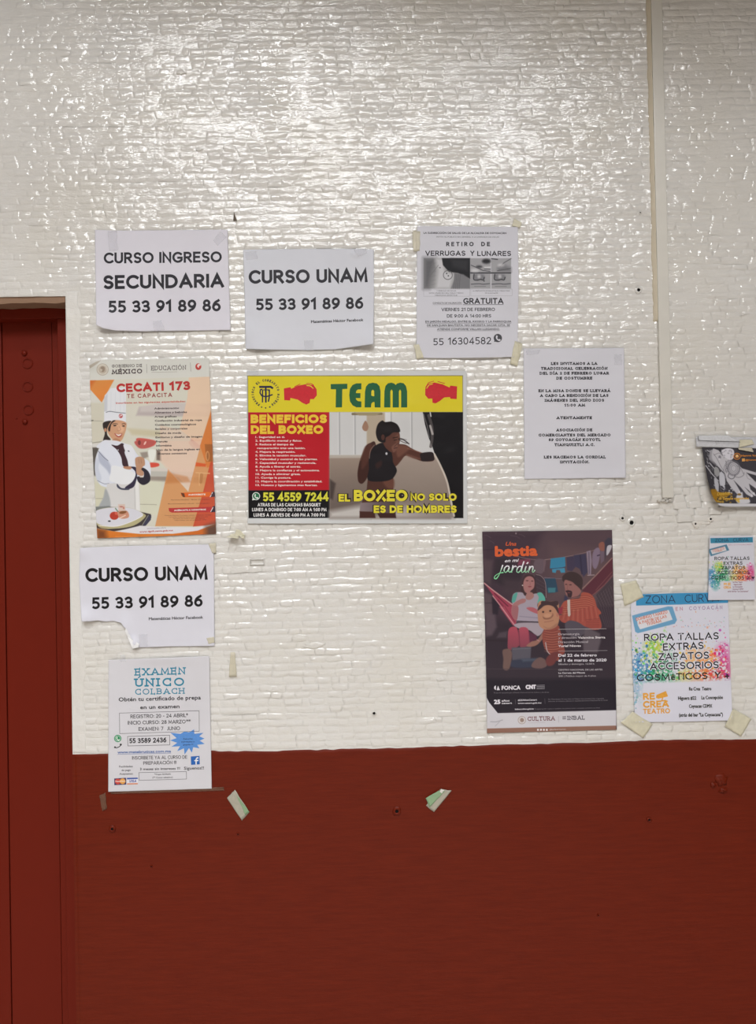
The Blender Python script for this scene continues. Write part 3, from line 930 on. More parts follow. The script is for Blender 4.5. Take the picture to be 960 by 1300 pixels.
def tape(name, pts, mat, lift, owner=None, seed=0, label=None, cat=None, curl=0.0, parent=None):
    """pts: tl, tr, br, bl in px; lift: metre height, or a function (x, y)"""
    a, b, c, d = pts; nx, ny = 12, 9
    T = resample(ragged(a, b, .35, 6, seed), nx); B = resample(ragged(d, c, .35, 6, seed + 1), nx)
    L = resample(ragged(a, d, .5, 7, seed + 2), ny); R = resample(ragged(b, c, .5, 7, seed + 3), ny)
    u = np.linspace(0, 1, nx)[None, :, None]; v = np.linspace(0, 1, ny)[:, None, None]
    G = (1 - v) * T[None] + v * B[None] + (1 - u) * L[:, None] + u * R[:, None] - (
        (1 - u) * (1 - v) * T[0] + u * (1 - v) * T[-1] + (1 - u) * v * B[0] + u * v * B[-1])
    X, Y = G[..., 0], G[..., 1]
    h = lift(X, Y) if callable(lift) else np.full(X.shape, lift)
    h = h + curl * (v[..., 0] ** 3) + 0.0005 * vnoise(X / 3, Y / 3, seed + 9)
    V = P(X, Y, h)
    i = (np.arange(ny - 1)[:, None] * nx + np.arange(nx - 1)[None]).ravel()
    Q = np.stack([i, i + nx, i + nx + 1, i + 1], -1)
    c = V.reshape(-1, 3).mean(0)
    me = mesh_np(name, V.reshape(-1, 3) - c, Q, mats=[mat])
    o = link(name, me, label=label)
    o.location = c
    m = o.modifiers.new('thickness', 'SOLIDIFY'); m.thickness = 0.00015; m.offset = -1
    if owner is not None:
        o.parent = owner.root; o.matrix_parent_inverse = Matrix.Translation(owner.root.location).inverted()
    elif cat: o['category'] = cat
    return o


def over(paper, extra=0.0004):
    """tape height that follows the paper where it covers it and the wall where it does not"""
    def f(x, y):
        ins = (x > paper.mn[0] - .5) & (x < paper.mx[0] + .5) & (y > paper.mn[1] - .5) & (y < paper.mx[1] + .5)
        return np.where(ins, paper.depth(x, y) + extra, 0.0038)
    return f


def flush_all():
    flush_type()
    for p in PAPERS: p.build()

BLK = (34, 32, 40); GRY = (70, 68, 74)
WHITE = (214, 212, 221)

# ------------------------------------------------------------------ 1  top left course notice
f = Frame(90, 280, 4.364)
s = Paper('paper_notice', 'white course notice with three bold lines, leftmost of the top row, corner lifting', 'notice',
          top=f([(133, 52), (250, 56), (500, 54), (868, 50)]), right=f([(868, 50), (876, 330), (885, 607)]),
          bottom=f([(140, 578), (180, 598), (250, 610), (400, 614), (885, 607)]), left=f([(133, 52), (136, 300), (140, 578)]),
          bumps=[(121, 416, 24, 22, .013), (180, 420, 30, 12, .003), (292, 420, 12, 12, .002)], res=.8, col=WHITE)
drawn(s, 'headline', 'CURSO INGRESO', (183, 238), (836, 231), 60, .19, BLK, f)
drawn(s, 'headline', 'SECUNDARIA', (180, 380), (848, 370), 76, .20, BLK, f)
drawn(s, 'phone_number', '55 33 91 89 86', (208, 511), (830, 502), 66, .19, BLK, f)
s.finish()
tape('tape_strip', f([(205, 60), (255, 58), (262, 165), (212, 168)]), M_TAPE_C, over(s), s, 1)
tape('tape_strip', f([(830, 60), (862, 90), (815, 140), (788, 110)]), M_TAPE_C, over(s), s, 2)
tape('tape_strip', f([(455, 560), (500, 552), (520, 606), (462, 612)]), M_TAPE_C, over(s), s, 3)

# ------------------------------------------------------------------ 2  top middle course notice
f = Frame(290, 290, 4.8)
s = Paper('paper_notice', 'intact white course notice with a small print line, above the yellow boxing poster', 'notice',
          top=f([(90, 130), (300, 126), (600, 124), (800, 124), (886, 128)]), right=f([(886, 128), (888, 400), (884, 705)]),
          bottom=f([(105, 735), (300, 740), (470, 742), (650, 738), (884, 705)]), left=f([(90, 130), (98, 400), (105, 735)]),
          bumps=[(474, 437, 26, 24, .012), (330, 444, 16, 20, .007), (388, 445, 9, 30, -.0008), (452, 322, 7, 5, .003), (312, 420, 14, 12, .003)], res=.8, col=(208, 210, 218))
drawn(s, 'headline', 'CURSO UNAM', (125, 337), (848, 327), 82, .20, BLK, f)
drawn(s, 'phone_number', '55 33 91 89 86', (168, 499), (822, 489), 70, .19, BLK, f)
typed(s, 'small_print', 'Matemáticas Héctor Facebook', (504, 577), (823, 565), 17, BLK, f, .35)
s.finish()
tape('tape_strip', f([(462, 682), (518, 682), (520, 745), (464, 745)]), M_TAPE_C, over(s), s, 4)
tape('tape_strip', f([(100, 145), (170, 138), (178, 185), (108, 192)]), M_TAPE_C, over(s), s, 5)
tape('tape_strip', f([(765, 128), (838, 118), (845, 150), (790, 172)]), M_TAPE_C, over(s, .0016), s, 6, label='crumpled clear tape')

# ------------------------------------------------------------------ 3  health notice
f = Frame(515, 270, 6.0)
s = Paper('paper_notice', 'grey printed notice VERRUGAS Y LUNARES with photographs, fixed by beige tape corners', 'notice',
          top=f([(90, 103), (400, 104), (855, 110)]), right=f([(855, 110), (862, 500), (852, 1098)]),
          bottom=f([(84, 1106), (300, 1108), (600, 1104), (852, 1098)]), left=f([(90, 103), (84, 600), (84, 1106)]),
          bumps=[(610, 455, 30, 14, .004), (528, 380, 8, 40, .0015)], res=2.2, col=(206, 206, 214))
# printed photographs (greyscale)
s.poly([(138, 346), (492, 346), (492, 578), (138, 578)], (150, 150, 152), f)
s.poly([(138, 346), (230, 346), (180, 578), (138, 578)], (88, 88, 92), f, soft=9, alpha=.8)
s.poly([(225, 346), (290, 346), (300, 440), (370, 470), (340, 578), (230, 578), (245, 440)], (196, 196, 200), f, soft=6)
s.poly([(276, 346), (492, 346), (492, 505), (400, 460), (330, 450), (285, 400)], (34, 34, 38), f, soft=1.2)
s.poly([(345, 352), (480, 360), (470, 440), (420, 430), (360, 410)], (50, 50, 54), f, soft=5)
s.poly([(372, 460), (440, 470), (492, 505), (492, 578), (345, 578), (372, 510)], (120, 120, 124), f, soft=2)
for i in range(4): s.line([(378 + i * 13, 462 + i * 3), (366 + i * 14, 578)], 4, (92, 92, 96), f, alpha=.8)
for i in range(7): s.line([(150, 380 + i * 30), (230, 350 + i * 32)], 3, (110, 110, 114), f, alpha=.5)
s.line([(150, 530), (250, 400)], 4, (105, 105, 108), f, alpha=.7)
s.ell(262, 419, 6, 4, (70, 70, 74), f); s.ell(313, 463, 5, 5, (50, 50, 54), f); s.ell(326, 481, 5, 5, (50, 50, 54), f)
s.line([(322 + 34 * math.cos(a), 475 + 34 * math.sin(a)) for a in np.linspace(0, 6.29, 24)], 5, (90, 90, 94), f)
s.poly([(494, 347), (648, 347), (648, 457), (494, 457)], (160, 160, 164), f)
s.poly([(652, 347), (804, 347), (804, 457), (652, 457)], (160, 160, 164), f)
s.poly([(494, 455), (804, 455), (804, 464), (494, 464)], (30, 30, 34), f)
s.poly([(494, 464), (648, 464), (648, 578), (494, 578)], (158, 158, 162), f)
s.poly([(654, 464), (804, 464), (804, 578), (654, 578)], (158, 158, 162), f)
s.ell(615, 370, 32, 18, (45, 45, 48), f, soft=3); s.ell(560, 412, 22, 9, (60, 60, 64), f, soft=3); s.poly([(600, 412), (646, 410), (646, 424), (600, 424)], (205, 205, 208), f, soft=2); s.line([(600, 428), (646, 430)], 5, (60, 60, 64), f)
s.ell(530, 440, 28, 12, (205, 205, 208), f, soft=4); s.line([(500, 400), (590, 440), (646, 448)], 6, (80, 80, 84), f)
s.line([(655, 350), (700, 356)], 8, (70, 70, 74), f); s.line([(720, 410), (752, 380), (804, 350)], 6, (90, 90, 94), f); s.ell(728, 402, 22, 12, (205, 205, 208), f, soft=4)
s.poly([(700, 420), (760, 400), (804, 420), (804, 452), (700, 452)], (105, 105, 110), f, soft=5, alpha=.7); s.line([(700, 442), (800, 425)], 4, (70, 70, 74), f)
for dx in (0, 158):
    s.poly([(522 + dx, 470), (592 + dx, 470), (600 + dx, 505), (570 + dx, 516), (540 + dx, 516), (518 + dx, 500)], (125, 125, 130), f, sm=True, soft=3)
    s.line([(522 + dx, 470), (520 + dx, 508), (545 + dx, 514), (570 + dx, 508), (592 + dx, 512), (600 + dx, 492)], 7, (50, 50, 54), f, sm=True)
    s.ell(560 + dx, 486, 12, 14, (190, 190, 194), f, soft=3)
    s.line([(500 + dx, 545), (560 + dx, 541), (590 + dx, 545), (640 + dx, 540)], 5, (60, 60, 64), f, sm=True); s.line([(525 + dx, 562), (610 + dx, 562)], 4, (110, 110, 114), f)
s.ell(598, 520, 5, 5, (60, 60, 64), f)
s.finish()
for q in ([(138, 582), (138, 637), (488, 637), (488, 582)], [(497, 582), (497, 635), (812, 633), (812, 582)]): s.bar('caption_box', q, 1.6, (150, 150, 155), f, closed=True)
typed(s, 'heading', 'LA SUDIRECCIÓN DE SALUD DE LA ALCALDÍA DE COYOACÁN', (137, 161), (768, 163), 14, BLK, f, .42)
typed(s, 'small_print', 'INVITA AL PÚBLICO EN GENERAL A LA JORNADA DE SALUD', (235, 189), (712, 190), 10, GRY, f, .0)
drawn(s, 'headline', 'RETIRO', (310, 255), (518, 255), 32, .22, BLK, f, gap=.5)
drawn(s, 'headline', 'DE', (577, 255), (643, 255), 32, .22, BLK, f, gap=.5)
drawn(s, 'headline', 'VERRUGAS', (150, 328), (456, 328), 38, .18, BLK, f)
drawn(s, 'headline', 'Y', (493, 328), (524, 328), 38, .18, BLK, f)
drawn(s, 'headline', 'LUNARES', (546, 330), (804, 330), 38, .18, BLK, f)
for i, (t, a, b) in enumerate([('Y VERRUGAS SIN DOLOR', 236, 385), ('QUITA LUNARES EN CARA, CUELLO Y MANOS', 178, 440), ('MEDICINA ESTÉTICA', 226, 395)]): typed(s, 'caption', t, (a, 600 + i * 17), (b, 600 + i * 17), 9, GRY, f)
for i, (t, a, b) in enumerate([('LA VERIFICACIÓN SE REALIZA EN EL CONSULTORIO', 512, 796), ('DE LA ALCALDÍA', 606, 704)]): typed(s, 'caption', t, (a, 600 + i * 17), (b, 600 + i * 17), 9, GRY, f)
typed(s, 'small_print', 'CONSULTA DE VALORACIÓN', (207, 694), (427, 694), 12, GRY, f, .1)
s.bar('underline', [(207, 701), (430, 700)], 1.6, GRY, f); s.bar('underline', [(437, 701), (747, 700)], 3.4, BLK, f)
drawn(s, 'headline', 'GRATUITA', (440, 695), (746, 694), 44, .18, BLK, f)
drawn(s, 'date_line', 'VIERNES 21 DE FEBRERO', (273, 750), (681, 749), 25, .17, (50, 50, 56), f)
drawn(s, 'date_line', 'DE 9:00 A 14:00 HRS', (315, 799), (652, 798), 25, .17, (50, 50, 56), f)
for t, a, b, y in [('EN JARDÍN HIDALGO, ENTRE EL KIOSKO Y LA PARROQUIA', 150, 806, 837), ('DE SAN JUAN BAUTISTA. NO NECESITA SACAR CITA. SE', 163, 795, 865), ('ATIENDE CONFORME VALLAN LLEGANDO.', 240, 718, 895)]:
    typed(s, 'address_line', t, (a, y), (b, y - 1), 15, (60, 60, 66), f, .2); s.bar('underline', [(a, y + 5), (b, y + 4)], 2.2, (60, 60, 66), f)
drawn(s, 'phone_number', '55', (210, 1010), (290, 1009), 52, .12, BLK, f)
drawn(s, 'phone_number', '16304582', (324, 1006), (652, 1001), 54, .12, BLK, f)
s.shape('chat_icon', [(703 + 32 * math.cos(a), 955 + 32 * math.sin(a)) for a in np.linspace(0, 6.28, 21)[:-1]], (66, 66, 72), f)
s.shape('chat_icon', [(674, 984), (680, 960), (700, 982)], (66, 66, 72), f)
s.shape('chat_icon', [(690, 938), (698, 936), (702, 948), (697, 954), (708, 966), (714, 962), (724, 968), (720, 976), (706, 975), (690, 958)], (206, 206, 214), f, sm=True, lift=.00004)
tape('tape_strip', f([(52, 138), (112, 142), (108, 292), (60, 296)]), M_TAPE_P, over(s), s, 11)
tape('tape_strip', f([(828, 45), (886, 75), (872, 112), (812, 100)]), M_TAPE, over(s), s, 12)
tape('tape_strip', f([(62, 1005), (100, 1000), (140, 1108), (84, 1116)]), M_TAPE, over(s), s, 13)
tape('tape_strip', f([(832, 975), (892, 1000), (852, 1172), (795, 1150)]), M_TAPE, over(s), s, 14)

# ------------------------------------------------------------------ 4  invitation
f = Frame(655, 430, 6.4)
s = Paper('paper_notice', 'plain white invitation LES INVITAMOS A LA TRADICIONAL CELEBRACIÓN beside the cable duct', 'notice',
          **quad(*f([(62, 80), (880, 74), (894, 1130), (70, 1142)])), bumps=[(794, 560, 14, 60, .0035), (790, 607, 20, 12, .002)], res=.8, col=(208, 208, 216))
for t, a, b, y in [('LES INVITAMOS A LA', 287, 661, 213), ('TRADICIONAL CELEBRACIÓN', 205, 744, 253), ('DEL DÍA 2 DE FEBRERO LUGAR', 195, 756, 292), ('DE COSTUMBRE', 331, 620, 332),
                   ('EN LA MISA DONDE SE LLEVARÁ', 185, 767, 434), ('A CABO LA BENDICIÓN DE LAS', 198, 752, 473), ('IMÁGENES DEL NIÑO DIOS', 235, 717, 512), ('11:00 AM', 395, 562, 551),
                   ('ATENTAMENTE', 332, 618, 654), ('ASOCIACIÓN DE', 330, 620, 753), ('COMERCIANTES DEL MERCADO', 185, 770, 794), ('89 COYOACÁN KOYOTL', 268, 688, 832),
                   ('TIANQUIZTLI A.C.', 315, 640, 873), ('LES HACEMOS LA CORDIAL', 230, 730, 973), ('INVITACIÓN.', 360, 597, 1013)]:
    drawn(s, 'text_line', t, (a, y), (b, y - 1), 22, .25, BLK, f, slab=.12)
s.finish()
tape('tape_strip', f([(800, 130), (862, 128), (862, 215), (802, 212)]), M_TAPE_C, over(s), s, 21)
tape('tape_strip', f([(85, 98), (200, 92), (180, 125), (88, 130)]), M_TAPE_C, over(s), s, 22)

# ------------------------------------------------------------------ 5  cookery training poster
f = Frame(100, 445, 5.189); g = Frame(105, 450, 9.6); h = Frame(105, 560, 9.6); k = Frame(190, 560, 10.0)
s = Paper('training_poster', 'training poster picturing a smiling woman in a white chef hat', 'poster',
          top=f([(70, 98), (110, 72), (160, 60), (500, 56), (858, 48)]), right=f([(858, 48), (872, 420), (905, 1208)]),
          bottom=f([(122, 1237), (500, 1225), (905, 1208)]), left=f([(70, 98), (88, 600), (122, 1237)]),
          bumps=[(116, 460, 10, 9, .006), (274, 560, 6, 60, .001)], res=2.2, col=(204, 202, 188), mat=M_PAPER)
# kitchen behind
s.poly([(85, 430), (270, 430), (270, 600), (85, 600)], (206, 204, 196), g, soft=3)
s.poly([(90, 590), (265, 590), (262, 1060), (105, 1060)], (200, 196, 180), g, soft=3)
s.line([(95, 808), (240, 812)], 12, (176, 172, 156), g); s.line([(100, 808), (125, 804)], 14, (110, 108, 100), g)
s.line([(105, 1080), (250, 1060)], 12, (150, 146, 132), g)
s.poly([(530, 640), (960, 560), (960, 1060), (640, 1060), (530, 900)], (206, 203, 190), g, soft=8)
s.poly([(690, 640), (1560, 600), (1580, 700), (1560, 760), (650, 745)], (178, 166, 166), g, soft=3, alpha=.85)
s.poly([(700, 640), (960, 585), (1300, 590), (1560, 660), (1560, 700), (700, 700)], (196, 188, 184), g, soft=3)
s.poly([(540, 900), (960, 930), (960, 1010), (600, 980)], (196, 188, 160), g, soft=4)
s.poly([(105, 60), (200, 60), (160, 420), (118, 420)], (88, 82, 76), h, soft=3)
s.poly([(110, 30), (240, 20), (230, 75), (112, 78)], (206, 204, 200), h, soft=2)
s.poly([(150, 500), (300, 520), (270, 800), (150, 800)], (202, 200, 178), h, soft=3); s.line([(160, 700), (270, 700)], 7, (160, 156, 138), h)
s.poly([(690, 400), (960, 380), (960, 900), (690, 900)], (206, 206, 186), h, soft=4); s.line([(700, 770), (900, 775)], 7, (160, 156, 138), h)
s.poly([(820, 420), (1600, 440), (1600, 520), (820, 480)], (150, 140, 130), h, soft=3)
s.poly([(800, 360), (1640, 370), (1640, 430), (820, 430)], (182, 180, 172), h, soft=2)
s.poly([(700, 330), (1640, 330), (1640, 375), (700, 365)], (205, 198, 190), h, soft=2)
# red mixers on the counter
for dx, al in ((0, 1), (690 * .96, .55), (1130 * .96, .5)):
    s.poly([(650 + dx, 1040), (700 + dx, 1018), (880 + dx, 1050), (880 + dx, 1100), (820 + dx, 1130), (750 + dx, 1140), (700 + dx, 1110)], (196, 88, 80), g, sm=True, soft=1.4, alpha=al)
    s.poly([(640 + dx, 0), (870 + dx, 0), (840 + dx, 60), (760 + dx, 90), (680 + dx, 80)], (180, 90, 84), h, sm=True, soft=1.5, alpha=al)
    s.poly([(800 + dx, 110), (890 + dx, 110), (880 + dx, 200), (850 + dx, 260), (810 + dx, 220)], (222, 224, 216), h, sm=True, soft=1.5, alpha=al)
    s.poly([(820 + dx, 265), (920 + dx, 270), (925 + dx, 305), (830 + dx, 320)], (205, 80, 64), h, sm=True, soft=1.4, alpha=al)
s.ell(690, 1075, 18, 30, (120, 60, 58), g); s.ell(760, 1080, 10, 26, (235, 190, 180), g, rot=30); s.poly([(700, 140), (790, 130), (800, 190), (730, 220)], (150, 140, 130), h, soft=2)
s.poly([(900, 110), (950, 120), (960, 240), (900, 230)], (120, 105, 95), h, soft=2)
# translucent orange and peach facets
s.poly([(239.7, 479.3), (267, 477.5), (268.6, 523), (254, 566), (228, 545), (238, 505)], (222, 190, 162), soft=.8, alpha=.85)
s.poly([(228, 545), (254, 566), (256, 560), (243, 622), (205, 585), (203, 540)], (214, 186, 166), soft=.8, alpha=.6)
s.poly([(268, 520), (270.5, 590), (248, 668), (197, 668), (213.5, 595), (239, 624), (256, 560)], (204, 140, 86), soft=.8, alpha=.86)
s.poly([(130, 0), (660, 0), (490, 640), (130, 260)], (220, 190, 170), k, soft=.8, alpha=.55)
s.poly([(268.3, 522), (270.5, 590), (263, 594), (254, 566)], (206, 122, 62), soft=.8)
s.poly([(800, 250), (850, 1060), (550, 1085), (680, 640), (770, 270)], (192, 78, 52), k, soft=.8, alpha=.95)
s.poly([(700, 40), (800, 40), (800, 260), (720, 260)], (140, 84, 44), k, soft=1, alpha=.7); s.ell(735, 190, 26, 66, (200, 140, 90), k, soft=1.2); s.ell(738, 190, 12, 48, (150, 96, 56), k, soft=1)
s.poly([(590, 270), (720, 290), (710, 325), (580, 320)], (206, 92, 50), k, soft=1.2)
s.line([(590, 400), (760, 410)], 16, (216, 170, 120), k, alpha=.8); s.line([(632, 410), (632, 560)], 12, (216, 170, 120), k, alpha=.8); s.line([(660, 430), (650, 520)], 40, (160, 104, 60), k, alpha=.5)
s.poly([(240, 400), (480, 450), (520, 520), (200, 540)], (186, 116, 64), k, soft=3, alpha=.5)
# orange triangle at top left
s.poly([(84, 318), (385, 308), (232, 585), (90, 425)], (206, 138, 74), g, col2=(216, 128, 58), axis=[(90, 320), (230, 585)]); s.poly([(84, 318), (150, 316), (95, 400)], (196, 92, 40), g, soft=5, alpha=.8)
# white header
s.poly([(60, 30), (870, 30), (870, 172), (500, 184), (60, 195)], (205, 205, 198), f)
s.poly([(66, 100), (118, 72), (150, 62), (118, 90), (74, 118)], (176, 168, 156), f, soft=.6)
# chef: hat, hair, face
s.poly([(268, 500), (345, 410), (530, 400), (528, 800), (262, 812)], (214, 216, 220), g, soft=.8)
for x in (300, 345, 400, 460, 505): s.line([(x, 460), (x - 2, 690)], 5, (190, 194, 204), g, alpha=.6)
s.poly([(262, 520), (300, 480), (296, 700), (262, 700)], (188, 190, 196), g, soft=1.5, alpha=.8)
s.poly([(262, 700), (300, 690), (420, 708), (525, 700), (528, 830), (400, 800), (262, 822)], (216, 218, 224), g, soft=.8)
s.line([(285, 706), (330, 694), (420, 706), (520, 716)], 7, (90, 94, 104), g, sm=True)
s.ell(464, 750, 24, 26, (176, 70, 74), g); s.ell(470, 742, 9, 10, (226, 222, 222), g); s.ell(452, 752, 6, 12, (222, 200, 200), g)
s.poly([(252, 830), (330, 808), (350, 830), (300, 900), (300, 980), (340, 1040), (250, 1060), (270, 960), (248, 890)], (48, 40, 38), g, sm=True, soft=.9)
s.poly([(300, 900), (350, 815), (430, 800), (528, 830), (530, 900), (515, 960), (480, 1040), (440, 1060), (400, 1060), (350, 1020), (310, 960)], (196, 150, 118), g, sm=True, soft=.9)
s.poly([(400, 1020), (460, 1050), (440, 1110), (380, 1100), (350, 1060)], (176, 126, 96), g, sm=True)
s.ell(275, 920, 16, 24, (176, 128, 100), g); s.poly([(310, 900), (360, 812), (400, 806), (350, 850), (330, 940)], (48, 40, 38), g, sm=True)
s.ell(470, 910, 34, 40, (214, 170, 138), g, soft=2.5); s.ell(440, 860, 60, 24, (206, 162, 130), g, soft=3, alpha=.7)
s.line([(365, 850), (390, 842), (425, 848)], 7, (60, 44, 38), g, sm=True); s.line([(480, 848), (505, 842), (522, 850)], 7, (60, 44, 38), g, sm=True)
s.ell(392, 866, 20, 9, (54, 38, 34), g, rot=-5); s.ell(498, 872, 17, 8, (54, 38, 34), g)
s.line([(448, 880), (462, 915), (440, 930), (425, 925)], 5, (160, 108, 84), g, sm=True)
s.poly([(388, 960), (430, 972), (480, 962), (468, 1000), (435, 1010), (405, 992)], (170, 84, 76), g, sm=True); s.poly([(400, 966), (432, 976), (472, 968), (455, 988), (430, 992)], (232, 226, 218), g, sm=True)
# chef: jacket, neckerchief, arms, apron
s.poly([(250, 1050), (330, 1045), (450, 1060), (540, 1120), (180, 1140)], (212, 214, 222), g, sm=True)
s.poly([(200, 90), (250, 0), (360, 30), (480, 20), (600, 70), (680, 180), (800, 240), (828, 330), (820, 440), (740, 520), (680, 480), (640, 520), (640, 560), (520, 590), (270, 560), (190, 500), (150, 360), (160, 200)], (212, 216, 226), h, sm=True, soft=.9)
s.poly([(200, 130), (290, 220), (340, 300), (400, 460), (380, 510), (300, 360), (200, 250)], (166, 172, 190), h, sm=True, soft=2.5, alpha=.8)
s.poly([(160, 200), (200, 260), (190, 330), (230, 450), (190, 500), (150, 380)], (190, 196, 210), h, sm=True, soft=2, alpha=.7)
s.line([(190, 120), (250, 190), (310, 240)], 6, (96, 100, 118), h, sm=True); s.line([(180, 480), (260, 520), (320, 515)], 6, (120, 124, 140), h, sm=True)
s.poly([(300, 520), (440, 510), (640, 500), (690, 520), (700, 860), (250, 860), (200, 800), (270, 660)], (206, 205, 204), h, soft=1)
s.poly([(280, 580), (330, 700), (330, 820), (200, 810), (250, 690)], (160, 164, 166), h, sm=True, soft=2)
s.poly([(640, 480), (680, 500), (700, 850), (650, 850)], (222, 222, 220), h, soft=1.5); s.line([(632, 560), (640, 840)], 5, (170, 168, 166), h)
s.poly([(350, 45), (420, 55), (480, 25), (520, 60), (530, 110), (510, 140), (550, 250), (556, 310), (490, 300), (470, 200), (420, 110)], (62, 42, 48), h, sm=True)
s.poly([(500, 40), (600, 60), (640, 200), (600, 300), (560, 300), (540, 180), (520, 130)], (218, 220, 228), h, sm=True, soft=.8); s.ell(560, 122, 12, 6, (50, 54, 70), h, rot=30); s.ell(432, 108, 8, 7, (200, 200, 206), h)
s.poly([(360, 300), (480, 320), (640, 390), (650, 440), (560, 520), (440, 520), (330, 480), (340, 380)], (222, 224, 232), h, sm=True, soft=1.2)
s.poly([(500, 310), (600, 310), (580, 345), (510, 335)], (176, 128, 100), h, sm=True)
s.poly([(590, 315), (650, 320), (665, 380), (655, 470), (620, 560), (530, 590), (520, 560), (600, 500), (640, 430), (640, 370)], (52, 46, 66), h, sm=True)
s.poly([(420, 520), (470, 570), (560, 575), (560, 595), (470, 592), (420, 560)], (70, 72, 88), h, sm=True)
s.poly([(646, 205), (700, 190), (750, 215), (758, 290), (730, 320), (745, 400), (720, 425), (660, 400), (650, 320), (640, 260)], (182, 140, 112), h, sm=True, soft=.9)
s.line([(680, 215), (690, 270)], 4, (140, 100, 78), h); s.line([(710, 215), (715, 270)], 4, (140, 100, 78), h)
s.poly([(740, 325), (800, 370), (826, 440), (810, 500), (740, 535), (680, 500), (660, 440), (700, 430), (740, 440), (745, 380), (715, 345)], (44, 40, 50), h, sm=True, soft=.9)
s.ell(715, 436, 22, 7, (212, 200, 180), h)
# plate
s.poly([(140, 840), (300, 800), (520, 812), (700, 860), (830, 890), (836, 930), (760, 1035), (380, 1100), (170, 1060)], (64, 56, 56), h, soft=.9)
s.poly([(145, 800), (330, 790), (330, 830), (150, 850)], (120, 124, 122), h, soft=1.5)
s.poly([(150, 870), (300, 812), (560, 810), (740, 880), (760, 930), (620, 1030), (400, 1066), (200, 1050)], (176, 168, 128), h, sm=True)
s.poly([(150, 860), (320, 812), (560, 812), (700, 860), (732, 910), (600, 980), (420, 1040), (250, 1030), (160, 980)], (206, 206, 214), h, sm=True, soft=.9)
s.line([(200, 1030), (420, 1036), (620, 970), (728, 910)], 6, (236, 234, 230), h, sm=True)
s.ell(385, 910, 56, 50, (176, 62, 46), h); s.ell(410, 880, 20, 20, (206, 96, 76), h); s.poly([(430, 850), (540, 850), (560, 930), (450, 940)], (196, 140, 116), h, sm=True); s.ell(490, 868, 46, 18, (130, 84, 50), h, rot=-10)
s.poly([(432, 770), (515, 768), (522, 850), (436, 850)], (206, 184, 172), h, soft=.9); s.ell(470, 800, 24, 8, (176, 110, 100), h); s.ell(500, 815, 10, 16, (186, 120, 108), h); s.line([(400, 820), (430, 860)], 14, (110, 136, 110), h); s.line([(520, 905), (450, 940)], 12, (226, 200, 180), h)
s.ell(325, 976, 18, 9, (40, 36, 44), h)
s.poly([(730, 1030), (800, 900), (836, 905), (830, 960), (770, 1030)], (60, 58, 78), h, soft=.8); s.line([(720, 1035), (800, 905)], 7, (150, 150, 140), h)
# bottom wave
s.poly([(380, 1110), (700, 1030), (960, 1050), (1400, 1050), (1660, 1000), (1660, 1130), (400, 1130)], (214, 212, 216), h, soft=1)
s.poly([(170, 1068), (380, 1100), (700, 1132), (1100, 1130), (1400, 1092), (1640, 1000), (1660, 1140), (1640, 1175), (170, 1205)], (206, 118, 44), h, col2=(190, 96, 40), axis=[(900, 1100), (1640, 1100)], soft=.8)
s.poly([(170, 1062), (280, 1090), (300, 1195), (170, 1205)], (110, 62, 36), h, soft=8, alpha=.9)
s.poly([(1500, 1040), (1645, 985), (1660, 1165), (1500, 1170)], (92, 68, 58), h, soft=9, alpha=.95)
s.line([(400, 1165), (900, 1160), (1560, 1140)], 6, (226, 150, 90), h, alpha=.7)
s.sheet_label = None
s.finish()
# lettering
RD = (178, 46, 44); DK = (66, 52, 54)
for r_, cc in ((40, (176, 164, 150)), (36, (200, 194, 182)), (26, (184, 172, 156)), (14, (196, 186, 172))):
    s.shape('coat_of_arms_seal', [(157 + r_ * math.cos(a), 125 + r_ * math.sin(a)) for a in np.linspace(0, 6.28, 25)[:-1]], cc, f, lift=.00002 * (40 - r_))
s.shape('coat_of_arms_seal', [(142, 118), (150, 106), (168, 108), (172, 124), (164, 140), (150, 138), (156, 126)], (150, 134, 118), f, sm=True, lift=.0007)
s.shape('red_round_emblem', [(788 + 20 * math.cos(a), 106 + 22 * math.sin(a)) for a in np.linspace(0, 6.28, 20)[:-1]], (178, 60, 54), f)
s.shape('red_round_emblem', [(780, 104), (786, 90), (800, 88), (804, 98), (792, 104), (790, 114)], (226, 205, 200), f, sm=True, lift=.00003)
drawn(s, 'header_lettering', 'GOBIERNO DE', (218, 112), (416, 108), 19, .15, DK, f, slab=.1)
drawn(s, 'header_lettering', 'MÉXICO', (220, 156), (418, 150), 30, .20, DK, f, slab=.12)
drawn(s, 'header_lettering', 'EDUCACIÓN', (478, 131), (706, 126), 29, .12, DK, f, slab=.1)
s.bar('divider', [(447, 90), (449, 148)], 2.2, (120, 110, 108), f); s.bar('divider', [(735, 80), (739, 138)], 2.2, (120, 110, 108), f); s.bar('divider', [(478, 144), (648, 140)], 1.6, (140, 128, 120), f)
drawn(s, 'headline', 'CECATI', (250, 275), (560, 265), 56, .24, RD, f); drawn(s, 'headline', '173', (598, 264), (735, 259), 58, .24, RD, f)
drawn(s, 'headline', 'TE CAPACITA', (318, 314), (615, 305), 27, .17, (146, 50, 48), f, gap=.3)
typed(s, 'small_print', 'Inscríbete en las siguientes especialidades:', (245, 352), (705, 340), 12, (192, 92, 78), f, .25)
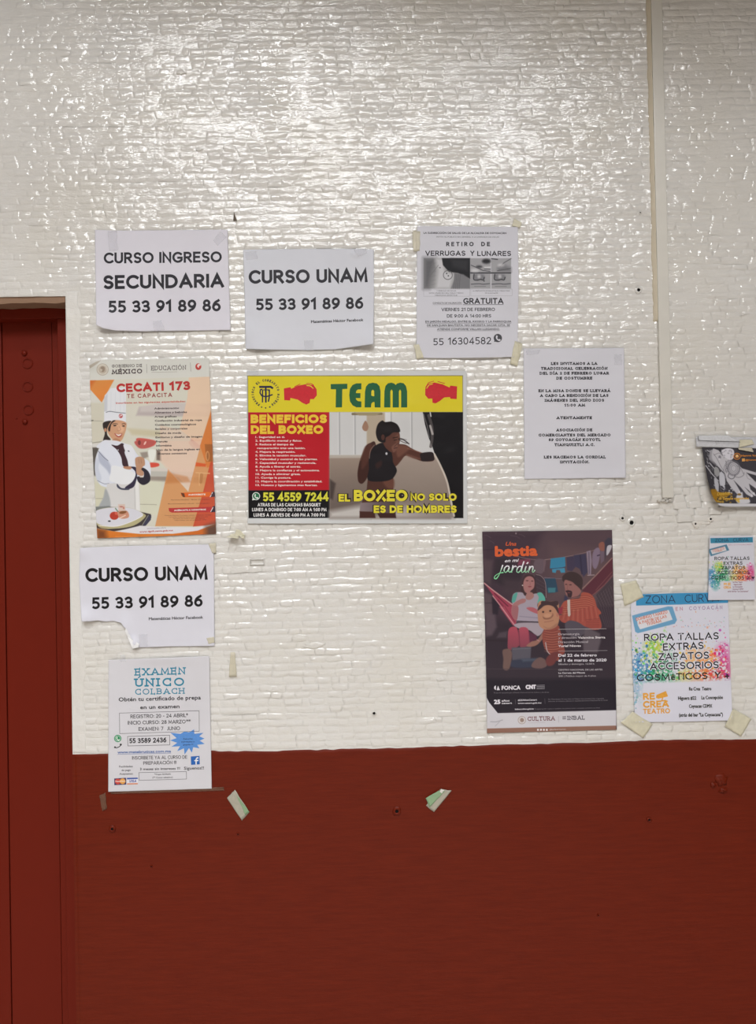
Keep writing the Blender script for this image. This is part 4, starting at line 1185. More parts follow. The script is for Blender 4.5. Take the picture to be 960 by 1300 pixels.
for i, (t, a, b, y) in enumerate([('Administración', 497, 660, 388), ('Alimentos y bebidas', 499, 713, 415), ('Artes gráficas', 499, 645, 442), ('Confección industrial de ropa', 501, 812, 469),
                                  ('Cuidados cosmetológicos', 502, 773, 496), ('faciales y corporales', 503, 716, 523), ('Diseño de moda', 505, 675, 551), ('Estilismo y diseño de imagen', 506, 815, 578),
                                  ('Francés', 508, 585, 606), ('Informática', 510, 612, 633), ('Uso de la lengua inglesa en', 512, 798, 661), ('diversos contextos', 520, 712, 686)]):
    typed(s, 'course_list', t, (a, y), (b, y - (b - a) * .018), 12.5, DK, f, .32)
s.shape('orange_ribbon', [(395, 655), (790, 645), (760, 705), (430, 712), (400, 690)], (214, 100, 40), k, lift=.00002); s.shape('orange_ribbon', [(395, 655), (440, 662), (450, 712), (420, 708)], (96, 58, 34), k, lift=.00003)
s.shape('orange_ribbon', [(790, 645), (825, 640), (832, 705), (768, 712)], (70, 52, 60), k, lift=.00003); s.bar('orange_ribbon', [(768, 710), (800, 650)], 9, (226, 210, 210), k, lift=.00005)
s.shape('crimson_ribbon', [(240, 850), (800, 835), (770, 900), (280, 908), (248, 890)], (178, 54, 54), k, lift=.00002)
s.shape('crimson_ribbon', [(800, 830), (828, 820), (835, 900), (775, 905)], (60, 46, 60), k, lift=.00003); s.bar('crimson_ribbon', [(775, 898), (806, 838)], 9, (226, 210, 210), k, lift=.00005)
typed(s, 'ribbon_lettering', 'INSCRÍBETE', (496, 692), (710, 686), 20, (240, 226, 214), k, .5, lift=.0001)
typed(s, 'ribbon_lettering', 'ACÉRCATE A NOSOTROS', (312, 890), (716, 878), 20, (240, 226, 224), k, .5, lift=.0001)
for t, a, b, y in [('Servicio Médico · Bolsa de trabajo', 272, 760, 752), ('Reconocimiento oficial · Orientación', 236, 760, 802), ('Calle de Madrid, Coyoacán, alcaldía Coyoacán, Ciudad', 194, 780, 950), ('C.P. 04100, Ciudad de México, entre calles de la zona', 244, 740, 972), ('Horario de lunes a viernes, sábado', 300, 700, 992), ('informes en el plantel 173', 318, 716, 1012)]:
    typed(s, 'small_print', t, (a, y), (b, y - 8), 11, (84, 50, 50), k)
typed(s, 'web_address', 'www.dgcft.sems.gob.mx', (400, 1151 - 574 + 0), (622, 1151 - 584), 11, (180, 70, 60), Frame(100, 565, 5.189), .3)
typed(s, 'small_print', 'conoce nuestra oferta', (450, 553), (575, 548), 8, (120, 90, 110), Frame(100, 565, 5.189))

# ------------------------------------------------------------------ 6  boxing poster
f = Frame(300, 465, 6.34); g = Frame(410, 465, 5.053); B = Frame(415, 520, 5.333); e = Frame(305, 465, 16.0)
YEL = (212, 196, 42); RED = (176, 26, 38); GRN = (22, 88, 52)
s = Paper('boxing_poster', 'landscape boxing gym poster with a yellow TEAM banner and a woman punching a bag', 'poster',
          **quad((313.2, 470.5), (592.6, 471), (593.4, 664.6), (314.4, 664.8)), bumps=[(360, 665, 50, 5, .0015), (470, 560, 120, 90, .0008)], res=2.2, col=(200, 202, 202), mat=M_GLOSSY)
s.poly([(314.4, 477.2), (587.8, 477), (587.8, 523.6), (315, 523.6)], YEL)
s.line([(314.4, 477.2), (587.8, 477)], .8, (110, 100, 60)); s.line([(587.6, 477), (588, 657.3)], .7, (120, 116, 100)); s.line([(314.5, 477), (315.8, 657.8)], .7, (120, 116, 100))
s.poly([(315.2, 523.5), (418.4, 523.3), (418.9, 622.4), (315.6, 622.4)], RED)
s.poly([(315.6, 622.4), (418.9, 622.2), (419, 657.6), (315.9, 657.8)], (18, 17, 20))
# photograph: gym wall and windows
s.poly([(18, 17), (920, 17), (924, 732), (20, 735)], (150, 138, 130), B)
s.poly([(18, 17), (920, 17), (920, 330), (18, 310)], (196, 196, 196), B, soft=1.5)
s.poly([(18, 320), (300, 318), (300, 740), (18, 740)], (146, 130, 118), B, soft=4, col2=(104, 92, 86), axis=[(100, 320), (100, 640)])
s.poly([(18, 310), (330, 308), (330, 326), (18, 328)], (174, 166, 156), B, soft=2)
s.poly([(300, 300), (740, 300), (840, 560), (840, 740), (300, 740)], (156, 142, 132), B, soft=3, col2=(120, 108, 100), axis=[(500, 320), (500, 720)])
s.poly([(270, 25), (395, 20), (395, 240), (270, 250)], (172, 158, 140), B, soft=2)
for x in (85, 190, 435, 575): s.line([(x, 20), (x + 2, 300)], 10, (158, 158, 160), B, alpha=.8); s.line([(x - 8, 20), (x - 6, 300)], 6, (214, 214, 214), B, alpha=.7)
s.poly([(395, 20), (430, 20), (430, 90), (395, 110)], (210, 210, 210), B, soft=2)
s.line([(175, 30), (370, 28)], 16, (120, 108, 84), B); s.poly([(180, 20), (370, 20), (330, 40), (220, 40)], (150, 138, 108), B, soft=1)
s.poly([(262, 75), (282, 115), (270, 145), (248, 140), (240, 115)], (150, 116, 96), B, sm=True)
s.poly([(20, 470), (60, 500), (40, 610), (20, 600)], (60, 50, 48), B, soft=3, alpha=.8)
s.poly([(20, 690), (230, 650), (300, 735), (20, 735)], (188, 184, 180), B, soft=8); s.poly([(440, 640), (860, 650), (860, 735), (330, 735)], (140, 130, 126), B, soft=8, col2=(176, 168, 164), axis=[(600, 640), (560, 735)])
# punching bag
s.poly([(650, 17), (922, 17), (924, 735), (862, 735), (838, 600), (800, 440), (740, 330), (715, 250), (690, 190), (665, 100)], (18, 16, 20), B, soft=.8)
s.line([(690, 40), (712, 120), (712, 200), (704, 250)], 20, (86, 80, 80), B, alpha=.8, sm=True); s.line([(700, 110), (716, 165)], 14, (176, 170, 168), B, alpha=.9); s.line([(655, 30), (680, 110), (694, 190)], 5, (150, 146, 144), B, alpha=.7)
s.line([(728, 300), (770, 380), (812, 480), (836, 590), (862, 720)], 12, (206, 196, 184), B, alpha=.9, sm=True); s.line([(700, 20), (705, 45)], 8, (190, 190, 190), B)
# boxer: back arm and torso
s.poly([(330, 228), (290, 228), (262, 250), (240, 300), (222, 350), (210, 410), (208, 450), (215, 490), (238, 502), (262, 480), (285, 440), (330, 400)], (60, 34, 29), B, sm=True, soft=.9)
s.poly([(262, 250), (300, 232), (300, 300), (262, 380), (235, 400), (240, 310)], (82, 48, 39), B, sm=True, soft=3, alpha=.8); s.line([(262, 250), (228, 345)], 5, (117, 81, 68), B, alpha=.7)
s.poly([(280, 440), (450, 440), (450, 540), (462, 650), (230, 650), (270, 540)], (74, 45, 38), B, soft=.9)
s.poly([(380, 480), (450, 470), (452, 530), (410, 530)], (102, 65, 53), B, sm=True, soft=3, alpha=.9)
s.poly([(228, 630), (460, 620), (470, 735), (330, 690), (222, 690)], (74, 60, 62), B, soft=1.2, col2=(130, 116, 118), axis=[(460, 640), (240, 680)])
s.poly([(222, 688), (322, 692), (330, 734), (222, 734)], (68, 39, 34), B, soft=1); s.poly([(340, 700), (460, 700), (468, 734), (360, 734)], (60, 35, 31), B, soft=1)
s.poly([(440, 250), (520, 235), (570, 260), (620, 285), (660, 295), (712, 290), (724, 345), (650, 350), (590, 330), (535, 312), (500, 350), (470, 382), (440, 380)], (81, 48, 39), B, sm=True, soft=.9)
s.poly([(470, 250), (520, 240), (560, 262), (520, 300), (480, 320)], (109, 71, 59), B, sm=True, soft=3, alpha=.9)
s.line([(545, 262), (620, 285), (650, 296)], 6, (131, 91, 78), B, alpha=.7, sm=True); s.poly([(540, 300), (600, 318), (640, 335), (600, 335), (548, 318)], (117, 79, 68), B, sm=True, soft=2, alpha=.6)
s.poly([(636, 296), (712, 288), (726, 318), (722, 344), (650, 350), (636, 330)], (38, 28, 30), B, sm=True, soft=.9)
s.poly([(342, 235), (390, 225), (430, 260), (445, 320), (450, 360), (472, 400), (470, 430), (440, 470), (380, 486), (280, 478), (285, 400), (285, 330), (305, 270)], (26, 22, 26), B, sm=True, soft=.9)
s.line([(322, 240), (296, 275), (288, 330)], 5, (132, 111, 103), B, alpha=.8, sm=True); s.ell(404, 298, 7, 9, (196, 196, 200), B); s.poly([(330, 370), (370, 345), (370, 380), (340, 400)], (49, 32, 31), B, sm=True, soft=3)
# boxer: head
s.poly([(372, 180), (430, 150), (485, 150), (495, 190), (488, 240), (466, 275), (440, 290), (400, 260), (380, 220)], (87, 54, 45), B, sm=True, soft=.8)
s.poly([(440, 250), (480, 225), (478, 262), (455, 290), (445, 280)], (113, 76, 65), B, sm=True, soft=1.5)
s.poly([(462, 185), (486, 160), (494, 200), (484, 235), (470, 225)], (106, 69, 57), B, sm=True, soft=2, alpha=.8)
s.poly([(345, 100), (375, 74), (395, 84), (440, 82), (480, 104), (496, 150), (450, 155), (425, 175), (400, 190), (395, 220), (370, 222), (345, 205), (332, 155)], (24, 18, 20), B, sm=True, soft=.9)
s.ell(380, 188, 12, 20, (74, 45, 38), B); s.line([(448, 192), (480, 186)], 5, (31, 19, 17), B); s.line([(455, 208), (475, 204)], 5, (34, 20, 19), B); s.line([(455, 262), (476, 258)], 4, (46, 26, 25), B); s.line([(458, 250), (472, 235), (486, 230)], 3, (54, 32, 29), B)
s.line([(486, 198), (520, 205), (556, 232)], 7, (34, 24, 26), B, alpha=.85, sm=True); s.line([(488, 205), (520, 222), (550, 228)], 5, (34, 24, 26), B, alpha=.7, sm=True); s.line([(495, 192), (540, 205)], 3, (40, 30, 30), B, alpha=.7)
s.finish()
# TEAM lettering
s.shape('team_lettering', [(50, 114), (157, 112), (157, 145), (125, 146), (123, 263), (82, 264), (84, 147), (51, 147)], GRN, g, lift=.00002)
s.shape('team_lettering', [(247, 109), (215, 110), (190, 120), (174, 145), (169, 185), (174, 225), (190, 250), (215, 263), (247, 263), (247, 226), (224, 223), (212, 212), (212, 204), (241, 204), (241, 172), (212, 172), (214, 158), (224, 149), (247, 148)], GRN, g, lift=.00002)
s.shape('team_lettering', [(268, 264), (270, 165), (277, 130), (294, 111), (320, 105), (346, 110), (363, 127), (370, 160), (370, 264), (332, 264), (332, 232), (326, 228), (318, 232), (311, 240), (309, 264)], GRN, g, lift=.00002)
s.shape('team_counter', [(311, 188), (311, 160), (320, 150), (329, 158), (330, 192), (322, 192)], YEL, g, lift=.00005)
s.shape('team_lettering', [(393, 264), (395, 160), (402, 126), (418, 109), (440, 105), (458, 111), (467, 120), (476, 111), (496, 105), (518, 109), (533, 126), (541, 160), (541, 264), (502, 264), (502, 160), (495, 148), (488, 160), (488, 264), (448, 264), (448, 160), (441, 148), (433, 160), (433, 264)], GRN, g, lift=.00002)
t_ = Frame(350, 465, 3.84)
s.shape('red_boxing_glove', [(40, 108), (72, 102), (76, 110), (110, 94), (150, 87), (185, 92), (200, 112), (201, 142), (186, 160), (169, 160), (166, 179), (150, 187), (130, 178), (108, 163), (72, 154), (71, 167), (42, 165)], (192, 30, 42), t_, lift=.00002)
s.bar('red_boxing_glove', [(150, 93), (170, 96), (184, 108)], 4, YEL, t_, lift=.00006); s.bar('red_boxing_glove', [(150, 84), (172, 84), (186, 92)], 3.4, (192, 30, 42), t_, lift=.00004); s.bar('red_boxing_glove', [(92, 100), (120, 86)], 3, (192, 30, 42), t_, lift=.00004)
s.shape('facing_boxing_glove', [(885, 98), (852, 94), (848, 104), (815, 88), (775, 79), (742, 86), (730, 108), (729, 140), (744, 158), (764, 157), (765, 178), (780, 181), (800, 170), (822, 152), (850, 150), (852, 158), (883, 160)], (192, 30, 42), t_, lift=.00002)
s.bar('facing_boxing_glove', [(736, 108), (748, 90), (766, 86)], 3.6, YEL, t_, lift=.00006); s.bar('facing_boxing_glove', [(731, 104), (745, 80), (772, 72)], 3, (192, 30, 42), t_, lift=.00004); s.bar('facing_boxing_glove', [(790, 74), (825, 84)], 3.4, (192, 30, 42), t_, lift=.00004)
NAVY = (24, 22, 62)
for pts, w in (([(385, 420), (620, 418), (668, 450)], 42), ([(455, 468), (412, 475), (402, 540), (440, 600), (520, 618), (590, 600), (660, 574)], 27), ([(455, 480), (452, 735)], 26), ([(520, 430), (522, 738)], 34), ([(560, 480), (592, 484), (590, 640), (570, 720)], 27), ([(470, 480), (560, 480)], 20)):
    s.bar('club_monogram', pts, w, NAVY, e, lift=.00002)
for x, y in ((435, 830), (517, 846), (603, 828)): s.shape('club_star', [(x + (20 if i % 2 == 0 else 12) * math.cos(i * math.pi / 5 - 1.57), y + (20 if i % 2 == 0 else 12) * math.sin(i * math.pi / 5 - 1.57)) for i in range(10)], NAVY, e, lift=.00002)
ring = 'FRANCISCO EL COREANITO MATEOS'
for i, ch in enumerate(ring):
    if ch == ' ': continue
    a0 = math.radians(90 + 32 + 296 * i / (len(ring) - 1)); d_ = math.radians(3.6); R_ = 238
    p_ = lambda a: (517 + R_ * math.cos(a), 552 + R_ * 1.02 * math.sin(a))
    drawn(s, 'ring_lettering', ch, p_(a0 - d_ * (.35 if ch == 'I' else 1)), p_(a0 + d_ * (.35 if ch == 'I' else 1)), 52, .27, NAVY, e, lift=.00002, solo=False)
for nm, tx, a, b_, y, hh in (('headline', 'BENEFICIOS', 116, 730, 458, 68), ('headline', 'DEL BOXEO', 118, 700, 544, 68)):
    drawn(s, nm, tx, (a, y), (b_, y - 1), hh, .27, (222, 186, 52), f)
for tx, a, b_, y in [('1. Seguridad en ti.', 154, 392, 577), ('2. Equilibrio mental y físico.', 154, 530, 606), ('3. Reduce el tiempo de', 154, 462, 636), ('recuperación tras una lesión.', 168, 556, 666), ('4. Mejora la respiración.', 154, 476, 696),
                    ('5. Elimina la tensión muscular.', 154, 562, 725), ('6. Velocidad y control de las piernas.', 154, 655, 755), ('7. Capacidad muscular y resistencia.', 154, 643, 785), ('8. Ayuda a liberar el estrés.', 154, 522, 815),
                    ('9. Mejora la confianza y el autoestima.', 156, 672, 845), ('10. Ayuda a eliminar grasa.', 156, 518, 875), ('11. Corrige la postura.', 156, 442, 904), ('12. Mejora la coordinación y estabilidad.', 156, 692, 934), ('13. Huesos y ligamentos mas fuertes.', 156, 655, 964)]:
    typed(s, 'benefit_line', tx, (a, y), (b_, y), 15, (228, 214, 208), f, .38)
drawn(s, 'phone_number', '55 4559 7244', (216, 1087), (743, 1086), 72, .22, (206, 204, 60), f)
for tx, a, b_, y in (('ATRAS DE LAS CANCHAS BASQUET', 172, 680, 1128), ('LUNES A DOMINGO DE 7:00 AM A 1:00 PM', 128, 726, 1167), ('LUNES A JUEVES DE 4:00 PM A 7:00 PM', 140, 714, 1210)):
    drawn(s, 'opening_hours', tx, (a, y), (b_, y), 27, .2, (222, 220, 220), f)
circ = lambda x, y, r: [(x + r * math.cos(a), y + r * math.sin(a)) for a in np.linspace(0, 6.28, 21)[:-1]]
s.shape('chat_icon', circ(160, 1045, 32), (214, 220, 214), f); s.shape('chat_icon', [(128, 1079), (133, 1054), (156, 1074)], (214, 220, 214), f); s.shape('chat_icon', circ(160, 1045, 26), (36, 110, 72), f, lift=.00004)
s.shape('chat_icon', [(148, 1032), (155, 1030), (158, 1040), (154, 1046), (163, 1056), (169, 1052), (178, 1058), (174, 1065), (162, 1064), (148, 1050)], (214, 220, 214), f, sm=True, lift=.00008)
for tx, a, b_, y, hh in (('EL', 80, 158, 622, 50), ('BOXEO', 184, 545, 620, 76), ('NO SOLO', 568, 878, 616, 48), ('ES DE HOMBRES', 318, 878, 699, 50)):
    drawn(s, 'slogan_outline', tx, (a - 4, y + 4), (b_ + 4, y + 4), hh + 10, .48, (30, 18, 14), B, lift=.00001, gap=(.16 + .24 * .75) - .16)
    drawn(s, 'slogan', tx, (a, y), (b_, y), hh, .24, (214, 202, 52), B, lift=.00006)
tape('tape_strip', [(314, 471), (328, 471), (328, 476), (314, 476)], M_TAPE_C, over(s), s, 31)

# ------------------------------------------------------------------ 7  torn course notice
f = Frame(90, 675, 4.8)
s = Paper('paper_notice', 'torn white course notice with its lower left ripped away, below the chef poster', 'notice',
          top=f([(55, 100), (300, 88), (600, 82), (870, 78)]), right=f([(870, 78), (874, 400), (876, 697)]),
          bottom=f([(65, 548), (110, 547), (160, 541), (215, 548), (260, 544), (305, 556), (322, 580), (335, 592), (350, 650), (372, 704), (420, 706), (600, 700), (876, 697)]),
          left=f([(55, 100), (50, 300), (65, 548)]), bumps=[(104, 788, 16, 14, .010), (158, 797, 8, 14, .004), (170, 818, 6, 8, .006), (102, 700, 10, 10, .004), (262, 815, 10, 10, .002)], res=1.2, col=(210, 210, 219))
drawn(s, 'headline', 'CURSO UNAM', (90, 307), (833, 292), 84, .20, (22, 20, 24), f)
drawn(s, 'phone_number', '55 33 91 89 86', (128, 472), (803, 456), 71, .19, (22, 20, 24), f)
typed(s, 'small_print', 'Matemáticas Héctor Facebook', (475, 540), (806, 530), 18, BLK, f, .3)
s.finish()
q_ = f([(335, 585), (349, 612), (372, 655), (418, 684), (410, 706), (376, 712), (366, 690), (345, 640), (330, 605)])
V_ = [tuple(P(x, y, s.depth(np.array(x), np.array(y)) + .0012 + .0016 * ((y - 796) / 26))) for x, y in q_]
fl = bpy.data.meshes.new('curled_flap'); fl.from_pydata(V_, [], tess(q_)); fl.materials.append(ink((226, 226, 234))); fl.update()
attach(link('curled_flap', fl, label='white curled flap at the tear'), s.root)
tape('tape_strip', f([(825, 648), (872, 640), (876, 676), (840, 684)]), M_TAPE_P, over(s), s, 32, label='crumpled beige tape')
tape('tape_strip', f([(412, 626), (466, 624), (468, 700), (418, 704)]), M_TAPE_C, over(s), s, 33)
tape('tape_strip', f([(838, 72), (884, 68), (886, 130), (862, 132)]), M_TAPE_P, over(s), s, 34)

# ------------------------------------------------------------------ 8  exam notice
f = Frame(125, 825, 6.0)
TEAL = (38, 128, 156)
s = Paper('paper_notice', 'white exam notice with turquoise heading and blue starburst, overlapping the red dado', 'notice',
          **quad(*f([(76, 78), (845, 48), (863, 1058), (75, 1082)])), bumps=[(215, 836, 40, 8, .003), (138, 900, 8, 60, .0015)], res=1.0, col=(206, 205, 210))
drawn(s, 'headline', 'EXAMEN', (280, 196), (660, 186), 53, .15, TEAL, f, slab=.13)
drawn(s, 'headline', 'ÚNICO', (280, 281), (654, 274), 62, .17, TEAL, f, slab=.14)
drawn(s, 'headline', 'COLBACH', (280, 342), (654, 334), 44, .14, TEAL, f, slab=.12)
for tx, a, b_, y, y2, hh in [('Obtén tu certificado de prepa', 154, 781, 394, 378, 31), ('en un examen', 318, 618, 452, 444, 29)]:
    typed(s, 'text_line', tx, (a, y), (b_, y2), hh, (44, 42, 46), f, .35)
for tx, a, b_, y, y2, hh in [('REGISTRO: 20 - 24 ABRIL', 244, 668, 522, 512, 28), ('INICIO CURSO: 28 MARZO', 224, 664, 570, 560, 28), ('EXAMEN: 7  JUNIO', 306, 622, 617, 611, 28)]:
    drawn(s, 'text_line', tx, (a, y), (b_, y2), hh, .14, (44, 42, 46), f)
typed(s, 'text_line', '*', (668, 512), (684, 511), 28, (44, 42, 46), f, .2); typed(s, 'text_line', '**', (668, 559), (704, 558), 28, (44, 42, 46), f, .2)
s.bar('date_box', [(160, 482), (767, 464), (768, 620), (162, 638)], 3, (80, 78, 82), f, closed=True)
s.bar('phone_box', [(222, 660), (542, 650), (544, 724), (224, 732)], 3.4, (80, 78, 82), f, closed=True)
s.bar('terms_box', [(308, 935), (670, 927), (671, 984), (310, 994)], 3, (80, 78, 82), f, closed=True)
drawn(s, 'phone_number', '55 3589 2436', (236, 712), (517, 705), 38, .2, (38, 36, 40), f)
st = []
rs = np.random.RandomState(5)
for (x, y) in [(548, 632), (625, 640), (655, 622), (690, 628), (728, 606), (732, 640), (800, 632), (768, 658), (808, 676), (772, 692), (810, 716), (752, 724), (770, 750), (722, 742), (712, 784), (690, 748), (656, 798), (652, 750), (600, 772), (622, 734), (556, 738), (600, 708), (546, 690), (596, 672)]: st.append((x, y))
s.shape('blue_starburst', st, (88, 140, 206), f)
for i, tx in enumerate(['Asesorías', 'individuales o', 'grupales !!!']): typed(s, 'starburst_lettering', tx, ([645, 632, 645][i], 684 + i * 22), ([718, 732, 722][i], 682 + i * 22), 11, (38, 50, 80), f, .1, lift=.00006)
s.shape('chat_icon', circ(147, 675, 28), (50, 140, 96), f); s.bar('chat_icon', [(147 + 20 * math.cos(a), 675 + 20 * math.sin(a)) for a in np.linspace(0, 6.28, 17)], 3, (200, 220, 206), f, lift=.00004)
s.shape('chat_icon', [(138, 664), (144, 662), (146, 671), (143, 676), (150, 684), (155, 681), (161, 686), (157, 691), (148, 690), (137, 678)], (214, 226, 216), f, sm=True, lift=.00005)
s.bar('telephone_icon', [(124, 744), (140, 746), (160, 738), (172, 724)], 6, (34, 32, 36), f); s.shape('telephone_icon', circ(126, 742, 7), (34, 32, 36), f); s.shape('telephone_icon', circ(170, 722, 8), (34, 32, 36), f)
typed(s, 'web_address', 'www.matebruticas.com.ma', (145, 790), (553, 781), 20, (52, 92, 156), f, .3); s.bar('underline', [(145, 796), (553, 787)], 2.4, (52, 92, 156), f)
drawn(s, 'text_line', 'INSCRIBETE YA AL CURSO DE', (257, 836), (676, 829), 26, .14, (44, 42, 46), f)
drawn(s, 'text_line', 'PREPARACIÓN !!!', (342, 876), (594, 870), 26, .14, (44, 42, 46), f)
typed(s, 'text_line', '3 meses sin intereses !!!', (316, 918), (622, 912), 19, (50, 48, 52), f, .2)
typed(s, 'text_line', 'Síguenos!!', (652, 914), (804, 910), 23, (44, 42, 46), f, .2)
for tx, a, b_, y in (('Facilidades', 158, 262, 896), ('de pago', 176, 246, 924), ('Aceptamos', 160, 262, 952)): typed(s, 'small_print', tx, (a, y), (b_, y - 2), 14, (56, 54, 58), f, .12)
for tx, a, b_, y in (('*Cupo limitado', 426, 552, 954), ('(** Curso sabatino)', 412, 566, 979)): typed(s, 'small_print', tx, (a, y), (b_, y - 3), 12, (56, 54, 58), f, .1)
s.shape('social_network_icon', [(704, 812), (770, 808), (772, 872), (706, 876)], (44, 98, 172), f)
s.bar('social_network_icon', [(762, 822), (750, 824), (744, 834), (744, 873)], 9, (226, 232, 240), f, lift=.00004); s.bar('social_network_icon', [(730, 844), (762, 843)], 8, (226, 232, 240), f, lift=.00004)
s.shape('card_logo', [(120, 980), (211, 974), (212, 1026), (121, 1031)], (66, 52, 92), f); s.shape('card_logo', circ(148, 1003, 22), (196, 74, 64), f, lift=.00003); s.shape('card_logo', circ(184, 1001, 22), (220, 158, 78), f, lift=.00004)
typed(s, 'card_lettering', 'MasterCard', (130, 1007), (202, 1005), 11, (230, 226, 220), f, .1, lift=.0001)
s.shape('card_logo', [(217, 975), (299, 973), (300, 984), (218, 987)], (58, 84, 160), f); s.shape('card_logo', [(218, 1016), (300, 1014), (300, 1024), (218, 1027)], (206, 140, 110), f)
s.shape('card_logo', [(218, 987), (300, 984), (300, 1014), (218, 1016)], (216, 216, 224), f)
drawn(s, 'card_lettering', 'VISA', (232, 1011), (288, 1009), 20, .2, (52, 72, 148), f, lift=.00004, up=(.25, -1))
s.finish()
tape('tape_strip', f([(165, 40), (205, 38), (210, 90), (170, 92)]), M_TAPE_C, over(s), s, 35)

# ------------------------------------------------------------------ 9  theatre poster
A = Frame(605, 670, 9.6); Bq = Frame(690, 670, 9.6); Cq = Frame(610, 770, 9.6); D_ = Frame(690, 770, 9.6); E_ = Frame(610, 860, 5.333)
s = Paper('theatre_poster', 'dark theatre poster of a couple in a hammock with a big-headed puppet', 'poster',
          top=[(612.3, 675), (690, 674), (777.2, 672.8)], right=[(777.2, 672.8), (780.5, 790), (783.3, 926.5)],
          bottom=[(618.5, 930.8), (700, 928.6), (783.3, 926.5)], left=[(612.3, 675), (615.8, 790), (617.8, 877), (618.5, 930.8)],
          bumps=[(632, 915, 8, 10, .0018), (622, 905, 6, 18, .0012), (640, 740, 50, 40, .0006)], res=2.2, col=(70, 54, 62), mat=M_GLOSSY)
s.poly([(612, 674), (778, 672), (784, 790), (614, 790)], (84, 66, 72), soft=1); s.poly([(612, 674), (690, 674), (660, 740), (640, 800), (612, 800)], (62, 48, 58), soft=14)
s.poly([(700, 690), (770, 700), (770, 760), (700, 760)], (96, 76, 78), soft=14)
s.poly([(612, 786), (784, 786), (786, 905), (616, 905)], (46, 38, 46), soft=14, col2=(50, 44, 52), axis=[(700, 790), (700, 880)])
for (x, y, w_) in ((100, 90, 40), (420, 95, 60), (520, 80, 40), (160, 160, 30)): s.line([(x, y), (x + w_, y + 10), (x + w_ * 1.8, y + 32)], 7, (110, 92, 100), A, alpha=.45, sm=True)
s.ell(482, 68, 9, 12, (150, 136, 140), A)
s.poly([(75, 380), (200, 400), (170, 700), (90, 640)], (92, 78, 80), A, soft=5, alpha=.6); s.poly([(90, 780), (190, 820), (200, 1060), (90, 1060)], (98, 84, 88), A, soft=4, alpha=.7)
s.line([(80, 270), (260, 262)], 8, (44, 34, 44), A, alpha=.8); s.line([(90, 920), (210, 915)], 8, (44, 34, 44), A, alpha=.8)
s.poly([(230, 380), (380, 360), (560, 560), (520, 780), (300, 700), (200, 640)], (44, 38, 44), A, soft=5, alpha=.85); s.poly([(330, 620), (560, 640), (560, 830), (330, 800)], (66, 54, 60), A, soft=7, alpha=.8)
s.poly([(190, 850), (280, 930), (260, 1060), (200, 1060)], (38, 32, 42), A, soft=2)
# washing line and clothes
s.line([(480, 345), (640, 380), (780, 392), (920, 378)], 7, (150, 120, 122), A, alpha=.9, sm=True); s.line([(0, 395), (280, 352), (560, 290), (700, 240)], 6, (150, 126, 124), Bq, alpha=.9, sm=True)
s.poly([(520, 390), (660, 380), (650, 440), (500, 460)], (140, 60, 84), A, soft=1.5, alpha=.8)
s.poly([(720, 390), (840, 395), (830, 500), (790, 560), (700, 520)], (104, 88, 96), A, sm=True, soft=1.2)
s.poly([(90, 375), (265, 355), (270, 470), (230, 485), (160, 500), (80, 495)], (52, 138, 176), Bq, soft=.9); s.poly([(105, 505), (260, 490), (265, 545), (215, 550), (200, 515), (160, 515), (150, 550), (110, 545)], (62, 150, 186), Bq, soft=.9); s.line([(85, 500), (270, 480)], 6, (34, 78, 110), Bq)
s.poly([(280, 360), (370, 345), (390, 480), (350, 530), (290, 520)], (62, 56, 78), Bq, soft=1.2); s.poly([(370, 335), (520, 315), (540, 540), (490, 600), (440, 500), (380, 470)], (58, 56, 80), Bq, soft=1.5); s.line([(450, 340), (470, 560)], 18, (44, 42, 62), Bq, alpha=.8)
s.poly([(0, 400), (30, 398), (10, 540), (0, 520)], (112, 92, 98), Bq, soft=1)
s.poly([(525, 290), (575, 275), (590, 400), (580, 575), (545, 570), (535, 420)], (146, 132, 148), Bq, soft=1); s.line([(555, 300), (560, 560)], 9, (84, 72, 90), Bq); s.line([(540, 580), (620, 575)], 9, (176, 160, 164), Bq)
s.poly([(600, 320), (640, 250), (690, 260), (680, 400), (640, 500), (600, 460)], (134, 118, 138), Bq, sm=True, soft=1.2); s.line([(660, 340), (690, 330)], 16, (70, 56, 76), Bq)
s.poly([(690, 290), (745, 250), (740, 400), (700, 440)], (112, 96, 110), Bq, soft=1.2); s.poly([(675, 200), (720, 170), (745, 200), (740, 280), (690, 270)], (148, 92, 78), Bq, sm=True, soft=1)
s.poly([(750, 160), (790, 120), (835, 130), (835, 200), (790, 240), (750, 400)], (60, 58, 72), Bq, soft=1.5); s.poly([(780, 225), (832, 215), (820, 270), (785, 330), (768, 325)], (206, 204, 212), Bq, sm=True, soft=.8)
s.line([(10, 612), (230, 622)], 6, (120, 110, 124), Bq); s.line([(830, 606), (960, 615)], 6, (120, 110, 124), A)
s.poly([(840, 620), (960, 615), (960, 790), (870, 790)], (42, 74, 94), A, soft=1); s.poly([(10, 620), (150, 625), (180, 780), (60, 800), (20, 700)], (40, 72, 94), Bq, soft=1); s.poly([(60, 730), (150, 735), (140, 785), (60, 790)], (62, 128, 140), Bq, soft=1.5); s.poly([(870, 740), (960, 730), (960, 785), (880, 785)], (62, 128, 140), A, soft=1.5)
